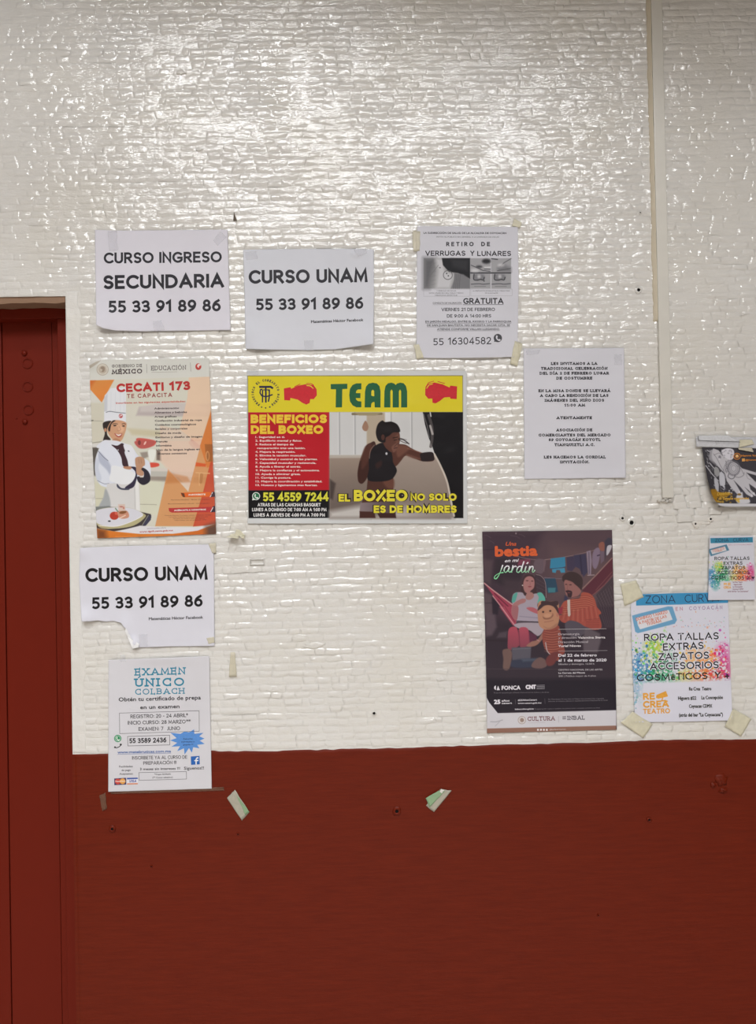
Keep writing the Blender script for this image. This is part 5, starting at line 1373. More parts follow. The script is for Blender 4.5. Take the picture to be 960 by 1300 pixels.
# hammock
s.poly([(90, 670), (180, 740), (440, 940), (440, 1060), (380, 1060), (200, 820)], (168, 62, 84), A, soft=.9); s.line([(95, 675), (200, 760), (450, 945)], 14, (214, 160, 160), A); s.line([(200, 830), (300, 960), (380, 1056)], 12, (214, 150, 156), A); s.line([(220, 800), (430, 1000)], 12, (104, 36, 54), A); s.line([(260, 880), (400, 1040)], 12, (120, 40, 60), A)
s.poly([(230, 0), (400, 0), (440, 200), (400, 235)], (176, 70, 90), Cq, soft=.9); s.line([(255, 5), (415, 225)], 14, (216, 150, 156), Cq); s.line([(300, 0), (420, 190)], 8, (130, 50, 66), Cq)
s.poly([(470, 770), (840, 360), (845, 560), (740, 700), (600, 830)], (90, 44, 54), Bq, soft=1); s.line([(480, 740), (640, 580), (835, 370)], 14, (150, 116, 110), Bq); s.line([(600, 820), (740, 700), (845, 580)], 10, (130, 80, 80), Bq); s.line([(640, 760), (835, 540)], 8, (130, 80, 80), Bq, alpha=.8)
s.poly([(640, 820), (845, 600), (860, 1060), (680, 1060)], (66, 56, 62), Bq, soft=2)
for i in range(8): s.line([(640 + i * 30, 830 - i * 20), (760 + i * 26, 1060 - i * 10)], 4, (128, 116, 118), Bq, alpha=.7); s.line([(620 + i * 32, 900 + i * 6), (860, 640 + i * 60)], 3, (110, 100, 104), Bq, alpha=.5)
s.poly([(660, 0), (860, 0), (860, 270), (700, 270)], (58, 48, 56), D_, soft=3)
for i in range(6): s.line([(670 + i * 30, 0), (760 + i * 20, 250)], 4, (120, 108, 112), D_, alpha=.6)
# chair back
s.poly([(720, 570), (780, 575), (830, 640), (850, 760), (840, 870), (730, 880), (700, 700)], (62, 50, 58), A, sm=True, soft=1); s.line([(730, 570), (790, 590), (840, 670), (850, 850)], 7, (156, 136, 138), A, sm=True)
for i in range(5): s.line([(730, 620 + i * 50), (840, 690 + i * 40)], 4, (120, 104, 108), A, alpha=.6); s.line([(740 + i * 22, 600), (720 + i * 20, 800)], 3, (120, 104, 108), A, alpha=.5)
# woman
s.poly([(560, 640), (590, 580), (650, 566), (700, 590), (725, 680), (730, 780), (745, 830), (700, 850), (560, 840), (540, 760)], (62, 44, 46), A, sm=True, soft=1)
s.poly([(590, 620), (640, 590), (690, 610), (708, 660), (700, 730), (660, 770), (640, 800), (590, 780), (570, 700)], (178, 124, 120), A, sm=True, soft=.9)
s.ell(618, 645, 18, 7, (92, 56, 58), A); s.ell(680, 650, 15, 7, (92, 56, 58), A); s.line([(650, 650), (658, 690), (645, 700)], 5, (150, 98, 94), A, sm=True); s.ell(650, 718, 22, 7, (140, 62, 68), A); s.ell(562, 702, 8, 8, (226, 216, 210), A)
s.poly([(440, 830), (480, 790), (560, 790), (600, 830), (740, 800), (830, 850), (760, 900), (740, 960), (740, 1060), (480, 1060), (470, 960), (440, 940)], (176, 168, 180), A, sm=True, soft=1)
s.poly([(620, 790), (680, 790), (700, 840), (650, 880), (600, 860)], (178, 128, 120), A, sm=True, soft=1)
s.poly([(430, 900), (450, 820), (500, 790), (480, 880), (460, 910)], (86, 176, 160), A, sm=True, soft=.9); s.poly([(740, 800), (790, 790), (835, 850), (830, 910), (780, 930), (745, 910), (760, 850)], (92, 186, 168), A, sm=True, soft=.9)
s.poly([(440, 940), (540, 870), (600, 870), (590, 910), (520, 940), (480, 1000), (480, 1060), (430, 1060)], (180, 124, 122), A, sm=True, soft=.9); s.poly([(590, 980), (640, 960), (720, 990), (780, 1030), (740, 1050), (620, 1010)], (186, 106, 112), A, sm=True, soft=.9)
s.poly([(440, 0), (740, 0), (735, 200), (440, 190)], (176, 168, 182), Cq, soft=1.2); s.line([(450, 180), (735, 192)], 14, (48, 40, 50), Cq); s.line([(480, 120), (720, 140)], 10, (140, 132, 150), Cq, alpha=.7)
s.poly([(390, 0), (460, 0), (460, 90), (440, 170), (390, 120)], (170, 108, 112), Cq, sm=True); s.poly([(560, 20), (640, 10), (720, 60), (740, 100), (640, 70)], (190, 100, 108), Cq, sm=True)
s.poly([(410, 230), (480, 200), (740, 205), (775, 280), (700, 360), (600, 290), (480, 270)], (178, 168, 178), Cq, sm=True, soft=1)
s.poly([(345, 280), (400, 245), (450, 270), (470, 400), (470, 480), (345, 530), (335, 400)], (188, 76, 94), Cq, sm=True, soft=1, col2=(140, 66, 80), axis=[(400, 250), (400, 520)]); s.poly([(465, 290), (520, 250), (580, 275), (610, 380), (640, 430), (560, 490), (480, 485)], (190, 80, 98), Cq, sm=True, soft=1, col2=(140, 64, 80), axis=[(500, 250), (500, 490)]); s.line([(470, 300), (480, 480)], 10, (110, 50, 66), Cq, alpha=.7)
s.poly([(590, 300), (680, 350), (690, 400), (600, 440)], (90, 44, 66), Cq, soft=2)
# bucket and feet
s.poly([(380, 500), (620, 490), (610, 650), (390, 660)], (88, 88, 98), Cq, soft=1.5); s.line([(400, 520), (610, 510)], 6, (120, 116, 124), Cq); s.poly([(380, 660), (660, 640), (640, 740), (390, 740)], (50, 58, 76), Cq, sm=True, soft=3); s.poly([(500, 640), (700, 630), (690, 660), (520, 670)], (76, 88, 104), Cq, soft=3)
s.poly([(270, 540), (320, 515), (370, 530), (385, 600), (350, 760), (280, 760), (280, 640)], (116, 92, 84), Cq, sm=True, soft=1.5); s.poly([(640, 680), (720, 620), (790, 650), (810, 720), (740, 755), (630, 740)], (112, 88, 84), Cq, sm=True, soft=1.5)
s.poly([(560, 480), (620, 430), (700, 400), (770, 300), (780, 360), (700, 460), (620, 490)], (158, 112, 96), Cq, sm=True, soft=1); s.line([(690, 405), (715, 420)], 8, (206, 150, 150), Cq)
s.line([(75, 760), (960, 765)], 6, (72, 62, 68), Cq); s.line([(60, 410), (320, 420)], 22, (40, 32, 38), Cq, alpha=.8); s.poly([(60, 80), (180, 100), (200, 250), (140, 350), (60, 370)], (98, 84, 92), Cq, soft=4, alpha=.8); s.poly([(230, 320), (330, 300), (320, 380), (200, 380)], (84, 74, 82), Cq, soft=3, alpha=.8)
# man
s.poly([(230, 610), (290, 545), (380, 540), (450, 580), (480, 640), (470, 740), (440, 770), (400, 720), (340, 640), (250, 660)], (58, 46, 46), Bq, sm=True, soft=1)
s.poly([(256, 650), (300, 630), (350, 650), (400, 700), (460, 770), (420, 830), (340, 850), (280, 820), (262, 740)], (156, 106, 100), Bq, sm=True, soft=1)
s.poly([(230, 600), (290, 550), (400, 560), (430, 640), (440, 700), (400, 700), (350, 660), (270, 630)], (56, 44, 44), Bq, sm=True, soft=1)
s.ell(278, 690, 13, 6, (60, 38, 40), Bq); s.ell(330, 695, 16, 6, (60, 38, 40), Bq); s.line([(300, 690), (290, 745), (305, 755)], 5, (130, 82, 78), Bq, sm=True); s.poly([(270, 770), (310, 762), (350, 780), (340, 845), (300, 840), (290, 800)], (54, 38, 42), Bq, sm=True); s.ell(312, 792, 18, 5, (130, 70, 70), Bq)
s.poly([(260, 820), (300, 850), (290, 900), (250, 880)], (52, 54, 80), Bq, soft=2)
s.poly([(235, 920), (330, 870), (440, 860), (470, 790), (560, 800), (620, 860), (650, 960), (680, 1060), (230, 1060)], (176, 84, 66), Bq, sm=True, soft=1)
for i in range(19):
    y = 826 + i * 13; s.line([(236 + max(0, 120 - i * 11), y + 30), (380, y + 14), (520, y), (600 + i * 3, y + 30)], 4.6, (206, 142, 112) if i % 2 else (104, 44, 44), Bq, alpha=.75, sm=True)
s.poly([(290, 880), (325, 875), (328, 1060), (300, 1060)], (208, 200, 190), Bq, soft=.8)
s.poly([(190, 110), (300, 90), (620, 0), (680, 120), (700, 270), (500, 270), (400, 190), (260, 200), (200, 160)], (172, 80, 66), D_, sm=True, soft=1)
for i in range(16): s.line([(210 + i * 30, 190 - abs(i - 7) * 5), (240 + i * 26, 60 - i * 4)], 5, (208, 144, 116) if i % 2 else (100, 44, 44), D_, alpha=.6)
for i in range(6): s.line([(520, 160 + i * 20), (680, 150 + i * 22)], 5, (104, 44, 44), D_, alpha=.8)
s.poly([(292, 0), (322, 0), (332, 100), (318, 122), (300, 115)], (208, 200, 190), D_, soft=.8)
s.poly([(262, 230), (280, 190), (330, 170), (420, 190), (500, 240), (560, 270), (500, 330), (400, 380), (290, 330)], (82, 78, 88), D_, sm=True, soft=1.5); s.poly([(480, 400), (510, 270), (560, 265), (690, 330), (700, 420), (660, 560), (490, 550)], (100, 92, 98), D_, soft=3, alpha=.9)
# puppet
s.poly([(780, 290), (960, 240), (960, 640), (860, 600), (800, 500)], (150, 74, 62), Cq, sm=True, soft=1); s.poly([(0, 290), (180, 250), (240, 460), (260, 560), (180, 600), (20, 520)], (150, 74, 62), D_, sm=True, soft=1)
for i in range(19): s.line([(800, 292 + i * 15), (880, 300 + i * 15), (965, 286 + i * 15)], 3.8, (196, 134, 104) if i % 2 else (94, 42, 42), Cq, alpha=.75, sm=True); s.line([(10, 286 + i * 15), (110, 298 + i * 15), (186 + i * 3, 278 + i * 15)], 3.8, (196, 134, 104) if i % 2 else (94, 42, 42), D_, alpha=.75, sm=True)
s.line([(795, 440), (815, 540), (860, 590)], 12, (190, 176, 176), Cq, sm=True)
s.poly([(800, 640), (880, 560), (960, 560), (900, 700), (820, 720)], (112, 56, 54), Cq, sm=True, soft=2)
s.poly([(725, 60), (740, 0), (770, -45), (860, -62), (950, -50), (955, 60), (960, 160), (930, 240), (840, 280), (770, 260), (740, 200)], (196, 142, 108), Cq, sm=True, soft=1)
s.poly([(-60, -50), (60, -55), (130, -30), (160, 30), (185, 140), (160, 220), (60, 275), (0, 275), (-60, 200)], (196, 142, 108), D_, sm=True, soft=1)
s.poly([(745, 1010), (765, 950), (820, 912), (900, 900), (990, 895), (990, 945), (900, 940), (830, 950), (785, 985)], (62, 46, 48), A, sm=True, soft=1); s.poly([(-20, 895), (80, 900), (150, 930), (190, 1010), (185, 1060), (160, 1010), (120, 960), (50, 940), (-20, 945)], (62, 46, 48), Bq, sm=True, soft=1)
s.ell(765, 66, 14, 13, (74, 50, 46), Cq); s.ell(852, 54, 14, 12, (74, 50, 46), Cq)
s.poly([(760, 120), (800, 140), (870, 110), (880, 80), (890, 110), (850, 150), (780, 155)], (146, 96, 76), Cq, sm=True, soft=1); s.ell(820, 110, 44, 26, (212, 158, 122), Cq, soft=2); s.line([(780, 190), (840, 182), (890, 168)], 5, (140, 84, 70), Cq, sm=True); s.poly([(770, 240), (840, 262), (940, 200), (930, 240), (840, 280)], (160, 112, 90), Cq, sm=True, soft=2, alpha=.7)
s.ell(940, 100, 14, 24, (190, 120, 100), Cq)
s.poly([(180, 20), (240, 0), (230, 80), (190, 100)], (150, 50, 64), D_, soft=1.2)
# lower bands
s.C[:] = s.C * .80 + np.array([84, 68, 78]) * .20
s.poly([(616, 862), (784, 862), (784, 902), (616, 906)], (40, 35, 44), soft=6)
s.poly([(40, 130), (60, 170), (118, 242), (920, 222), (920, 330), (44, 348), (42, 130)], (202, 200, 206), E_)
s.poly([(42, 346), (918, 326), (920, 358), (44, 380)], (140, 104, 90), E_)
s.line([(70, 300), (110, 300), (150, 288)], 5, (160, 158, 166), E_, sm=True); s.line([(100, 330), (130, 300)], 4, (170, 168, 176), E_)
s.finish()
OR = (206, 92, 50); CW = (216, 212, 220)
typed(s, 'title_lettering', 'Una', (356, 220), (486, 218), 48, OR, A, .25, shear=.3, lift=.0001)
typed(s, 'title_lettering', 'bestia', (226, 352), (748, 340), 128, OR, A, 1.9, lift=.0001)
typed(s, 'title_lettering', 'en mi', (346, 422), (520, 414), 40, CW, A, .3, shear=.35, lift=.0001)
for pts in ([(322, 452), (300, 515), (272, 580), (240, 624), (216, 618), (226, 588), (275, 556), (330, 545)], [(402, 474), (368, 464), (342, 496), (336, 532), (356, 546), (384, 520), (404, 470), (390, 530), (404, 546), (430, 524)],
            [(446, 456), (436, 505), (428, 546)], [(434, 520), (452, 480), (478, 466), (486, 480)], [(556, 478), (522, 468), (496, 500), (490, 534), (510, 547), (540, 516), (562, 460), (580, 408)], [(562, 460), (548, 524), (560, 547), (586, 526)],
            [(606, 468), (592, 520), (600, 546), (624, 524)], [(612, 440), (632, 420)], [(652, 466), (642, 505), (632, 546)], [(638, 520), (662, 478), (686, 468), (690, 490), (680, 528), (692, 546), (714, 514)]):
    q = resample(catmull(pts, False, 4), 14)
    for i in range(13):
        t = np.clip((q[i:i + 2, 1].mean() - 478) / 75, 0, 1); t = round(t * 5) / 5
        s.bar('title_script', q[i:i + 2], 15 - 7 * abs(math.sin(i * .5)) * (t > .5), tuple(int(a * (1 - t) + b * t) for a, b in zip((222, 218, 226), (128, 204, 152))), A, lift=.0001 + .000003 * i)
s.bar('rule_line', [(180, 278), (768, 270)], 4, (190, 184, 186), D_); s.bar('rule_line', [(185, 545), (780, 536)], 4, (160, 154, 160), D_)
for tx, a, b_, y, hh, bo, cc in [('Dramaturgia', 182, 440, 350, 26, .1, (178, 170, 176)), ('y dirección:', 184, 410, 394, 26, .1, (178, 170, 176)), ('Valentina Sierra', 422, 755, 392, 26, .55, (216, 210, 214)), ('Dirección Musical', 182, 544, 446, 26, .1, (178, 170, 176)),
                                 ('Yurief Nieves', 182, 458, 494, 26, .55, (216, 210, 214)), ('Del 22 de febrero', 182, 652, 612, 34, .85, CW), ('al 1 de marzo de 2020', 182, 770, 672, 34, .85, CW), ('Sábados y domingos, 12:30 h', 182, 620, 712, 20, .1, (170, 164, 170)),
                                 ('CENTRO NACIONAL DE LAS ARTES', 182, 720, 782, 20, .1, (176, 170, 176)), ('La Carreta del Mitote', 184, 508, 820, 20, .45, (200, 196, 202)), ('$80 | Público mayor de 4 años', 186, 640, 858, 20, .1, (160, 154, 160))]:
    typed(s, 'credit_line', tx, (a, y), (b_, y - 4), hh, cc, D_, bo, lift=.00006)
s.shape('round_logo', [(105, 54), (96, 60), (92, 70), (96, 80), (105, 86)], CW, E_); s.shape('round_logo', [(110, 86), (120, 56), (132, 86)], CW, E_)
typed(s, 'logo_lettering', 'FONCA', (144, 85), (272, 83), 28, CW, E_, .6); typed(s, 'logo_lettering', 'CNT', (306, 80), (378, 78), 29, CW, E_, 1.1)
for i in range(4): s.bar('striped_logo', [(380, 54 + i * 8), (436, 52 + i * 8)], 2.6, (150, 146, 154), E_)
typed(s, 'small_print', 'Proyecto apoyado por el Fondo Nacional para la Cultura y las Artes', (92, 108), (464, 104), 8, (120, 114, 122), E_)
typed(s, 'logo_lettering', '25', (92, 181), (136, 180), 30, CW, E_, 1.0); typed(s, 'logo_lettering', 'años', (144, 165), (198, 163), 14, CW, E_, .6); typed(s, 'logo_lettering', 'cenart', (144, 181), (214, 179), 12, CW, E_, .5)
s.bar('divider', [(236, 148), (238, 182)], 1.6, (110, 104, 112), E_); s.bar('divider', [(436, 144), (438, 178)], 1.6, (110, 104, 112), E_)
typed(s, 'web_address', '#25AñosCenart', (254, 160), (384, 157), 12, (200, 196, 204), E_, .3); typed(s, 'web_address', 'www.cenart.gob.mx', (254, 180), (414, 177), 11, (200, 196, 204), E_, .3)
typed(s, 'small_print', 'Río Churubusco 79, esq. Calz. de Tlalpan, Col. Country Club, Coyoacán', (460, 152), (836, 146), 8, (124, 118, 126), E_); typed(s, 'small_print', 'Informes de boletos y abonos en taquillas del Centro Nacional de las Artes', (460, 166), (862, 158), 8, (124, 118, 126), E_)
typed(s, 'web_address', 'boletos.cultura.gob.mx', (234, 220), (362, 217), 10, (200, 196, 204), E_, .2); typed(s, 'small_print', 'Programación sujeta a cambios sin previo aviso, consulte cartelera en línea', (368, 217), (810, 209), 7, (124, 118, 126), E_)
for r_, cc in ((28, (176, 164, 160)), (23, (206, 200, 200)), (15, (180, 166, 160))): s.shape('coat_of_arms_seal', circ(281, 289, r_), cc, E_, lift=.00002 * (30 - r_))
s.shape('coat_of_arms_seal', [(270, 286), (280, 276), (294, 282), (292, 298), (276, 300)], (150, 130, 122), E_, sm=True, lift=.0007)
drawn(s, 'institution_lettering', 'CULTURA', (320, 295), (504, 291), 29, .15, (116, 66, 74), E_, slab=.11)
s.bar('divider', [(321, 309), (440, 304)], 1.4, (170, 160, 164), E_); s.bar('divider', [(529, 262), (530, 304)], 1.6, (140, 130, 136), E_)
for i in range(3): s.bar('barred_logo', [(556, 266 + i * 8), (580, 265 + i * 8)], 4.4, (108, 100, 110), E_)
drawn(s, 'institution_lettering', 'INBAL', (590, 288), (706, 285), 27, .15, (66, 58, 70), E_, slab=.11)
for i in range(4): s.shape('social_icon', [(384 + i * 20, 348), (396 + i * 20, 348), (396 + i * 20, 361), (384 + i * 20, 361)], (222, 214, 212), E_)
typed(s, 'small_print', '@bellasartesmex', (468, 357), (580, 354), 8, (214, 204, 200), E_)

# ------------------------------------------------------------------ 10/11  the two clothes-sale flyers
def splatter(s, T, n, seed, rmax):
    """paint-spatter print between (0,0) and (1,1) of the flyer's own coordinates"""
    r = np.random.RandomState(seed)
    cols = [(.02, .55, (70, 120, 170)), (.09, .5, (60, 140, 190)), (.16, .62, (50, 150, 130)), (.25, .55, (34, 140, 96)), (.30, .50, (40, 130, 90)), (.2, .66, (36, 130, 100)), (.36, .48, (70, 150, 100)), (.68, .68, (214, 130, 80)), (.8, .68, (206, 100, 70)), (.33, .62, (60, 160, 110)), (.24, .38, (210, 205, 60)), (.2, .36, (140, 195, 80)),
            (.42, .7, (90, 170, 120)), (.55, .62, (200, 190, 90)), (.62, .45, (236, 170, 80)), (.72, .55, (228, 120, 60)), (.78, .48, (236, 150, 60)), (.84, .58, (220, 90, 70)), (.93, .42, (206, 70, 140)), (.95, .55, (200, 50, 110)),
            (.92, .7, (120, 60, 130)), (.88, .66, (206, 90, 90)), (.15, .8, (80, 160, 160)), (.08, .7, (70, 140, 180))]
    for (u, v, c) in cols:
        a, b = T(u, v); s.ell(a, b, rmax * 6, rmax * 8.5, c, soft=rmax * 6, alpha=.62)
    for i in range(n):
        u, v, c = cols[r.randint(len(cols))]
        uu = u + r.randn() * .075; vv = v + r.randn() * .10
        if not (0.0 < uu < .985) or vv > .9: continue
        a, b = T(uu, vv); q = rmax * r.uniform(.1, 1) ** 3 + .25
        cc = np.clip(np.array(c) + r.uniform(-30, 30, 3), 0, 235)
        if r.rand() < .42: cc = (216, 216, 222)
        s.ell(a, b, q, q * r.uniform(.8, 1.3), cc, soft=.5, alpha=.9)


f = Frame(780, 730, 5.333)
big = Paper('sale_flyer', 'larger clothes sale flyer with rainbow paint spatter, held by yellowed tape', 'flyer',
            top=[(801, 768), (803.5, 760), (807.5, 754.6), (860, 753), (924, 752)], right=[(924, 752), (927, 830), (930, 914.6)], bottom=[(806.4, 917), (860, 916.4), (930, 914.6)], left=[(801, 768), (803, 840), (806.4, 917)],
            base=.0032, bumps=[(926, 758, 16, 10, .002), (930, 905, 8, 20, .002)], res=2.2, col=(210, 210, 222))
s = big
splatter(s, lambda u, v: (803 + u * 124, 770 + v * 145), 3600, 3, 1.6)
s.poly([(815, 866), (930, 862), (932, 916), (816, 918)], (210, 210, 222), soft=5)
s.poly([(135, 730), (290, 735), (290, 790), (200, 930), (140, 930)], (210, 210, 222), f, soft=16, alpha=.75)
s.poly([(130, 205), (790, 190), (780, 330), (130, 400)], (210, 210, 222), f, soft=14, alpha=.92)
for i in range(60):
    rr_ = np.random.RandomState(100 + i); s.ell(804 + rr_.rand() * 122, 796 - rr_.rand() ** 2 * 22, .5, .6, [(90, 150, 190), (206, 110, 130), (130, 190, 150), (220, 150, 90)][i % 4], soft=.5, alpha=.8)
s.poly([(148, 130), (300, 126), (780, 108), (782, 188), (450, 200), (148, 207)], (62, 140, 186), f)
s.poly([(120, 275), (165, 262), (365, 212), (395, 214), (425, 305), (410, 330), (160, 394), (142, 385)], (108, 160, 196), f, soft=.6); s.poly([(150, 290), (370, 236), (395, 302), (175, 368), (160, 340)], (214, 214, 220), f, soft=.6)
s.finish()
DV = (44, 40, 62); CH_ = (30, 27, 32)
drawn(s, 'banner_lettering', 'ZONA', (212, 192), (414, 188), 52, .085, DV, f, lift=.00002); drawn(s, 'banner_lettering', 'CURVA', (478, 186), (708, 178), 52, .085, DV, f, lift=.00002)
drawn(s, 'subtitle', 'EN', (416, 242), (464, 240), 24, .13, (176, 116, 136), f, gap=.5); drawn(s, 'subtitle', 'COYOACÁN', (508, 238), (732, 231), 25, .13, (150, 120, 160), f, gap=.5)
for tx, a, b_, hh in (('DOMINGO 1 MARZO', (150, 312), (362, 258), 22), ('A PARTIR DE LAS', (168, 335), (356, 288), 20), ('11:00AM', (222, 342), (320, 320), 20)):
    drawn(s, 'date_lettering', tx, a, b_, hh, .16, (206, 112, 76), f, lift=.00003)
for tx, a, b_, y in (('ROPA TALLAS', 202, 708, 447), ('EXTRAS', 331, 606, 512), ('ZAPATOS', 300, 642, 578), ('ACCESORIOS', 242, 708, 643)):
    drawn(s, 'headline_halo', tx, (a - 3, y + 3), (b_ + 3, y - 9), 54, .32, (214, 214, 224), f, lift=.00001); drawn(s, 'headline', tx, (a, y), (b_, y - 12), 48, .155, CH_, f, lift=.00004)
drawn(s, 'headline', 'COSM', (153, 719), (376, 713), 46, .155, CH_, f, lift=.00004); typed(s, 'headline', 'é', (384, 712), (412, 711), 44, CH_, f, .5, lift=.00004); drawn(s, 'headline', 'TICOS', (418, 711), (632, 704), 46, .155, CH_, f, lift=.00004)
drawn(s, 'headline', 'Y', (680, 700), (722, 699), 46, .155, CH_, f, lift=.00004); s.bar('plus_sign', [(748, 686), (780, 684)], 8, CH_, f, lift=.00004); s.bar('plus_sign', [(764, 668), (765, 702)], 8, CH_, f, lift=.00005)
GO = (222, 160, 62)
drawn(s, 'theatre_logo', 'RE', (196, 846), (276, 842), 46, .22, GO, f); drawn(s, 'theatre_logo', 'CREA', (196, 900), (370, 894), 46, .22, GO, f); drawn(s, 'theatre_logo', 'TEATRO', (196, 940), (378, 936), 34, .2, GO, f)
s.shape('theatre_logo', [(286, 812), (350, 785), (364, 822), (322, 832), (298, 838), (282, 830)], GO, f); s.bar('theatre_logo', [(330, 822), (322, 852), (344, 850), (362, 856)], 8, GO, f)
for tx, a, b_, y in (('Re Crea  Teatro', 506, 658, 783), ('Higuera #22', 432, 556, 846), ('La Concepción', 590, 736, 842), ('Coyoacan CDMX', 506, 664, 900), ('(atrás del bar "La Coyoacana")', 438, 736, 960)):
    typed(s, 'address_line', tx, (a, y), (b_, y - (b_ - a) * .014), 24, (46, 44, 36), f, .5)
tape('tape_strip', f([(40, 62), (150, 36), (200, 150), (70, 212)]), M_TAPE, over(s), s, 41)
tape('tape_strip', f([(125, 924), (262, 1012), (196, 1105), (44, 1000)]), M_TAPE, over(s), s, 42)
tape('tape_strip', f([(805, 905), (930, 975), (860, 1095), (748, 1025)]), M_TAPE, over(s), s, 43)

f = Frame(895, 675, 14.44)
s = Paper('sale_flyer', 'smaller clothes sale flyer, above and overlapping the larger one', 'flyer',
          **quad(*f([(88, 78), (898, 70), (925, 1248), (62, 1255)])), base=.0062, bumps=[(903, 757, 12, 8, .002)], res=2.6, col=(206, 206, 216))
splatter(s, lambda u, v: (900 + u * 57, 700 + v * 54), 900, 9, .75)
s.poly([(290, 905), (925, 900), (930, 1250), (290, 1250)], (206, 206, 216), f, soft=2); s.poly([(80, 205), (900, 205), (860, 430), (70, 460)], (206, 206, 216), f, soft=6, alpha=.9)
s.poly([(100, 118), (878, 100), (882, 196), (108, 212)], (58, 130, 160), f)
s.poly([(60, 325), (400, 232), (448, 340), (110, 450)], (78, 126, 152), f, soft=.6); s.poly([(105, 340), (370, 268), (400, 345), (135, 415)], (210, 208, 212), f, soft=.6)
s.finish()
drawn(s, 'banner_lettering', 'ZONA', (190, 190), (440, 184), 62, .1, DV, f, lift=.00002); drawn(s, 'banner_lettering', 'CURVA', (520, 184), (800, 178), 62, .1, DV, f, lift=.00002)
typed(s, 'subtitle', 'EN COYOACAN', (440, 252), (850, 244), 18, (170, 110, 140), f)
for tx, a, b_ in (('DOMINGO 1 MARZO', (140, 345), (355, 295)), ('A PARTIR DE LAS', (150, 372), (360, 322)), ('11:00AM', (200, 380), (320, 354))): typed(s, 'date_lettering', tx, a, b_, 20, (206, 120, 90), f, .1, lift=.00003)
for tx, a, b_, y in (('ROPA TALLAS', 176, 820, 522), ('EXTRAS', 344, 690, 610), ('ZAPATOS', 304, 740, 694), ('ACCESORIOS', 232, 820, 782), ('COSM', 118, 386, 872), ('TICOS', 456, 720, 880), ('Y', 790, 832, 872)):
    drawn(s, 'headline', tx, (a, y), (b_, y - 5), 62, .16, CH_, f, lift=.00004)
s.shape('headline_heart', [(852, 830), (868, 818), (884, 832), (900, 818), (914, 832), (884, 872)], (48, 20, 50), f, lift=.00004)
for i, tx in enumerate(['RE', 'CREA']): drawn(s, 'theatre_logo', tx, (345, 985 + i * 60), (480, 983 + i * 60), 48, .24, (226, 170, 84), f)
for i, (tx, a, b_) in enumerate((('Re Crea  Teatro', 515, 690), ('Higuera #22', 530, 680), ('La Concepción', 515, 690), ('Coyoacan CDMX', 510, 708), ('atrás del bar "La Coyoacana"', 420, 800))): typed(s, 'address_line', tx, (a, 938 + i * 42), (b_, 936 + i * 42), 24, (130, 60, 90), f, .12)

# ------------------------------------------------------------------ 12  henna poster running out of the picture
f = Frame(875, 545, 11.294)
s = Paper('henna_poster', 'black and white poster of a hennaed hand sagging from a taped white strip', 'poster',
          top=f([(182, 262), (600, 262), (960, 268), (1330, 268)]), right=f([(1330, 268), (1340, 700), (1340, 1110)]),
          bottom=f([(405, 1066), (440, 1092), (520, 1108), (700, 1110), (960, 1108), (1340, 1110)]), left=f([(182, 262), (215, 430), (262, 700), (310, 890), (350, 985), (405, 1066)]),
          base=.0040, bumps=[(905, 640, 30, 30, .016), (985, 640, 60, 22, .012), (895, 600, 10, 30, .006)], res=2.4, col=(62, 60, 66), mat=M_GLOSSY)
s.poly([(180, 240), (560, 240), (420, 600), (420, 1100), (180, 1100)], (58, 56, 62), f, soft=2)
r_ = np.random.RandomState(4)
for i in range(150):
    x = 210 + r_.rand() * 330; y = 290 + r_.rand() * 600
    if x < 200 + (y - 260) * .25: continue
    a = r_.uniform(0, 1) * .4 + .9; L_ = r_.uniform(8, 34); g_ = r_.randint(110, 200)
    s.line([(x, y), (x + L_ * math.cos(a), y + L_ * math.sin(a))], r_.uniform(4, 10), (g_, g_, g_ + 6), f, alpha=.75)
for pts in ([(240, 520), (330, 640), (420, 740)], [(290, 480), (360, 560), (420, 620)], [(260, 300), (300, 320), (320, 300)]): s.line(pts, 12, (184, 184, 190), f, sm=True)
s.poly([(370, 540), (420, 560), (440, 640), (400, 680), (360, 620)], (150, 150, 152), f, sm=True, soft=1)
s.poly([(440, 620), (500, 640), (520, 760), (500, 870), (440, 780)], (188, 188, 196), f, sm=True, soft=1); s.poly([(360, 700), (420, 760), (420, 900), (380, 860)], (176, 176, 184), f, sm=True, soft=1)
for i in range(40): s.ell(460 + r_.rand() * 280, 780 + r_.rand() * 160, 6 + r_.rand() * 10, 8 + r_.rand() * 8, (60, 58, 66) if i % 3 else (190, 190, 196), f, alpha=.9)
s.poly([(640, 760), (800, 840), (900, 1040), (700, 1060), (640, 930)], (66, 64, 72), f, soft=2); s.poly([(680, 960), (760, 900), (780, 980), (860, 1000), (860, 1060), (700, 1060)], (196, 196, 202), f, sm=True, soft=1.5)
# hand and forearm
s.poly([(300, 330), (350, 275), (420, 300), (480, 370), (600, 440), (700, 500), (760, 560), (960, 620), (960, 660), (820, 620), (880, 680), (960, 760), (1000, 840), (960, 850), (860, 780), (880, 860), (960, 940), (950, 960), (860, 900), (800, 830), (860, 880), (925, 960), (900, 975), (820, 930), (740, 830), (640, 730), (700, 830), (740, 900), (730, 950), (690, 930), (600, 830), (540, 740), (520, 640), (440, 560), (360, 470), (290, 430)], (186, 184, 190), f, soft=1)
s.poly([(960, 600), (1180, 640), (1260, 700), (1200, 720), (960, 665)], (186, 184, 190), f, soft=1); s.poly([(960, 740), (1100, 860), (1180, 960), (1130, 980), (960, 860)], (186, 184, 190), f, soft=1)
s.poly([(280, 400), (300, 330), (330, 300), (330, 420), (400, 520), (360, 500), (300, 450)], (140, 138, 144), f, sm=True, soft=2, alpha=.8)
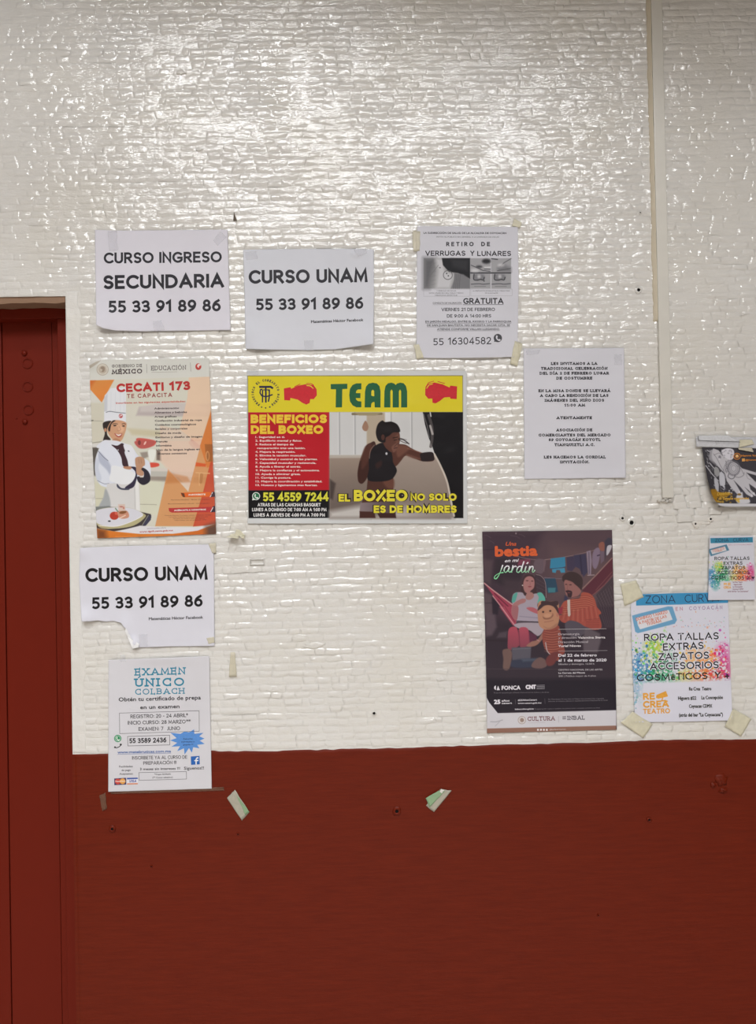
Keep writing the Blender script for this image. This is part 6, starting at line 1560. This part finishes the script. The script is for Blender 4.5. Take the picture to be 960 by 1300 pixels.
s.poly([(470, 300), (560, 270), (640, 300), (640, 400), (600, 440), (540, 420), (480, 360)], (206, 204, 212), f, sm=True, soft=1)
for i in range(16): s.ell(480 + r_.rand() * 150, 290 + r_.rand() * 120, 10, 10, (150, 148, 158), f, alpha=.7)
for r1 in (150, 120, 92, 60): s.line([(640 + r1 * .62 * math.cos(a), 560 + r1 * .72 * math.sin(a)) for a in np.linspace(0, 6.3, 30)], 8, (112, 110, 118), f, alpha=.75)
for i in range(26):
    a = i / 26 * 6.283; s.ell(640 + 84 * math.cos(a), 560 + 96 * math.sin(a), 8, 8, (96, 94, 102), f, alpha=.75)
for o_ in (0, 26, 52): s.line([(500 + o_, 620 - o_ * .3), (505 + o_, 540), (540 + o_, 470 - o_ * .2), (570 + o_, 440)], 7, (96, 94, 102), f, sm=True, alpha=.8)
for i in range(9): s.ell(528 + (i % 3) * 5, 460 + i * 20, 6, 6, (84, 82, 90), f)
s.line([(350, 350), (400, 420), (450, 520), (500, 600)], 6, (110, 108, 116), f, sm=True); s.line([(360, 370), (430, 340), (480, 380)], 6, (110, 108, 116), f, sm=True); s.ell(440, 400, 20, 26, (128, 126, 134), f); s.ell(436, 425, 12, 12, (206, 204, 210), f)
s.line([(570, 640), (560, 680), (600, 710), (640, 700), (660, 660)], 12, (92, 90, 98), f, sm=True, alpha=.85); s.line([(660, 680), (720, 690), (780, 660), (790, 620)], 9, (110, 108, 116), f, sm=True, alpha=.8)
s.line([(680, 520), (740, 560), (780, 640)], 8, (116, 114, 122), f, sm=True, alpha=.8); s.line([(820, 640), (840, 700), (880, 720)], 7, (120, 118, 126), f, sm=True, alpha=.7)
for x, y in ((720, 900), (900, 950), (930, 920)): s.ell(x, y, 12, 18, (206, 204, 210), f)
# gold splashes
for i in range(90):
    x = 320 + abs(r_.randn()) * 170; y = 900 + r_.rand() * 150
    if y < 860 + (x - 320) * .12 or x > 900: continue
    s.ell(x, y, 8 + r_.rand() * 26, 5 + r_.rand() * 12, [(150, 112, 30), (184, 146, 60), (120, 86, 20), (206, 170, 70)][i % 4], f, alpha=.8)
s.poly([(310, 870), (380, 860), (420, 900), (560, 920), (560, 960), (420, 960), (400, 1040), (350, 980)], (150, 108, 26), f, sm=True, soft=1.5, alpha=.9)
for i in range(14): s.line([(410 + i * 12, 960), (412 + i * 12, 1060)], 5, (40, 36, 36), f, alpha=.5)
s.poly([(390, 1062), (1345, 1070), (1345, 1120), (400, 1120)], (200, 200, 206), f, soft=.6)
s.finish()
ORG = (206, 132, 44)
s.bar('round_brand_mark', [(688 + 46 * math.cos(a), 387 + 44 * math.sin(a)) for a in np.linspace(0, 6.283, 25)], 8, ORG, f); s.shape('round_brand_mark', circ(688, 385, 26), (206, 142, 70), f, lift=.00003)
s.bar('round_brand_mark', [(622, 390), (642, 380)], 6, ORG, f); s.bar('round_brand_mark', [(672, 400), (690, 370), (704, 400)], 7, (236, 206, 160), f, lift=.00006)
typed(s, 'orange_lettering', 'Henna by Rouss', (745, 392), (1120, 380), 26, ORG, f, .3, lift=.0001); s.shape('brand_square', [(758, 420), (800, 416), (802, 458), (760, 462)], (214, 160, 90), f)
typed(s, 'orange_lettering', '@hennabyrouss', (806, 452), (1120, 442), 22, ORG, f, .25, lift=.0001)
typed(s, 'gold_lettering', 'Diseños', (400, 950), (590, 935), 44, (196, 156, 60), f, .4, shear=.3, lift=.0001); typed(s, 'gold_lettering', 'de Tatuajes temporales', (420, 1010), (860, 1005), 34, (206, 162, 66), f, .3, shear=.3, lift=.0001)
hn = s
st_ = Paper.__new__(Paper)


def strip(name, pts, lift, col, owner, seed, label=None):
    lift = lift + .0014
    a, b, c, d = pts; nx, ny = 40, 8
    T = resample([a, b], nx); Bm = resample([d, c], nx); v = np.linspace(0, 1, ny)[:, None, None]
    G = (1 - v) * T[None] + v * Bm[None]; X, Y = G[..., 0], G[..., 1]
    V = P(X, Y, lift + .0006 * vnoise(X / 9, Y / 5, seed))
    i = (np.arange(ny - 1)[:, None] * nx + np.arange(nx - 1)[None]).ravel()
    o = link(name, mesh_np(name, V.reshape(-1, 3), np.stack([i, i + nx, i + nx + 1, i + 1], -1), mats=[ink(col)]), label=label)
    m = o.modifiers.new('thickness', 'SOLIDIFY'); m.thickness = .0004; m.offset = -1
    attach(o, owner.root)


strip('folded_backing_strip', f([(100, 110), (1345, 118), (1345, 285), (104, 250)]), .0062, (196, 197, 202), s, 61, 'pale folded paper strip across the top')
strip('folded_backing_strip', f([(128, 92), (560, 88), (705, 176), (136, 160)]), .0086, (202, 204, 208), s, 62)
s.bar('fold_line', [(130, 98), (140, 158), (400, 172), (735, 184)], 5, (74, 74, 80), f, lift=.0064)
tape('tape_strip', f([(720, 150), (900, 150), (935, 210), (905, 262)][0:3] + [(715, 262)]), M_TAPE, .0106, s, 63)
tape('tape_strip', f([(700, 268), (905, 262), (922, 330), (712, 292)]), M_TAPE_P, .0094, s, 64)
tape('tape_strip', f([(375, 168), (425, 160), (432, 214), (385, 218)]), M_TAPE_C, .0106, s, 65, label='shiny clear tape')

# ------------------------------------------------------------------ loose scraps of tape on the wall
def scrap(name, label, pts, mats, lift=.0042, group=None, seed=0):
    x, y = np.mean(np.array(pts), 0)
    c = P(x, y, 0.0)
    rt = thing(name, label, 'tape', c, group)
    for i, (p, m, dz, nm) in enumerate(mats):
        o = tape(nm, p, m, lift + dz, None, seed + i * 3); o.parent = rt; o.matrix_parent_inverse = Matrix.Translation(rt.location).inverted()
    return rt


f = Frame(260, 930, 2.8235)
a_ = f([(80, 235), (108, 205), (160, 285), (133, 316)])
scrap('tape_scrap', 'whitish green tape scrap on the red dado, right of the exam notice', a_, [(a_, M_TAPE_W, 0, 'tape_layer'), (f([(112, 222), (126, 238), (160, 284), (146, 296)]), M_TAPE_G, .0006, 'green_layer')], seed=71)
a_ = f([(793, 262), (845, 203), (885, 208), (822, 285)])
scrap('tape_scrap', 'mint green tape scrap with a ragged edge, in the middle of the red dado', a_, [(a_, M_TAPE_W, 0, 'tape_layer'), (f([(792, 236), (838, 208), (862, 210), (806, 268)]), M_TAPE_G, .0008, 'green_layer'), (f([(848, 202), (858, 207), (850, 218), (842, 212)]), M_CHIP, .0016, 'torn_white_edge')], seed=81)
f = Frame(280, 660, 2.8235)
a_ = f([(36, 475), (52, 475), (58, 563), (30, 562)])
scrap('tape_scrap', 'narrow yellowed tape strip on the white bricks, just right of the exam notice top', a_, [(a_, M_TAPE_P, 0, 'tape_layer')], seed=91)
f = Frame(280, 660, 14.77)
rt = scrap('tape_scrap', 'small curled yellow tape tab just below the boxing poster corner', f([(120, 200), (460, 200), (460, 360), (120, 360)]),
           [(f([(300, 180), (360, 185), (470, 300), (250, 300)]), M_TAPE, .001, 'tape_layer')], seed=95)
for i, p in enumerate((f([(230, 255), (340, 270), (335, 350), (110, 322)]), f([(345, 262), (440, 290), (455, 350), (375, 335)]))):
    o = tape('curled_tab', p, M_TAPE, .0050, None, 97 + i, curl=.016); o.parent = rt; o.matrix_parent_inverse = Matrix.Translation(rt.location).inverted()
f = Frame(780, 540, 5.333)
a_ = [(804, 746), (812, 742), (816, 752), (808, 757)]
# old tape residue left by removed notices
M_STAIN = tape_mat('old_tape_residue', (0.22, 0.10, 0.06), 0.45)
for i, q_ in enumerate([[(140, 1006), (284, 999), (285, 1003.5), (142, 1008)], [(126, 1010), (134, 1006), (136, 1026), (130, 1030)], [(296, 836), (299, 836), (299, 858), (295, 858)]]):
    o = tape('tape_residue', q_, M_STAIN if i < 2 else M_TAPE_P, .0036, None, 200 + i); o.parent = wall

flush_all()
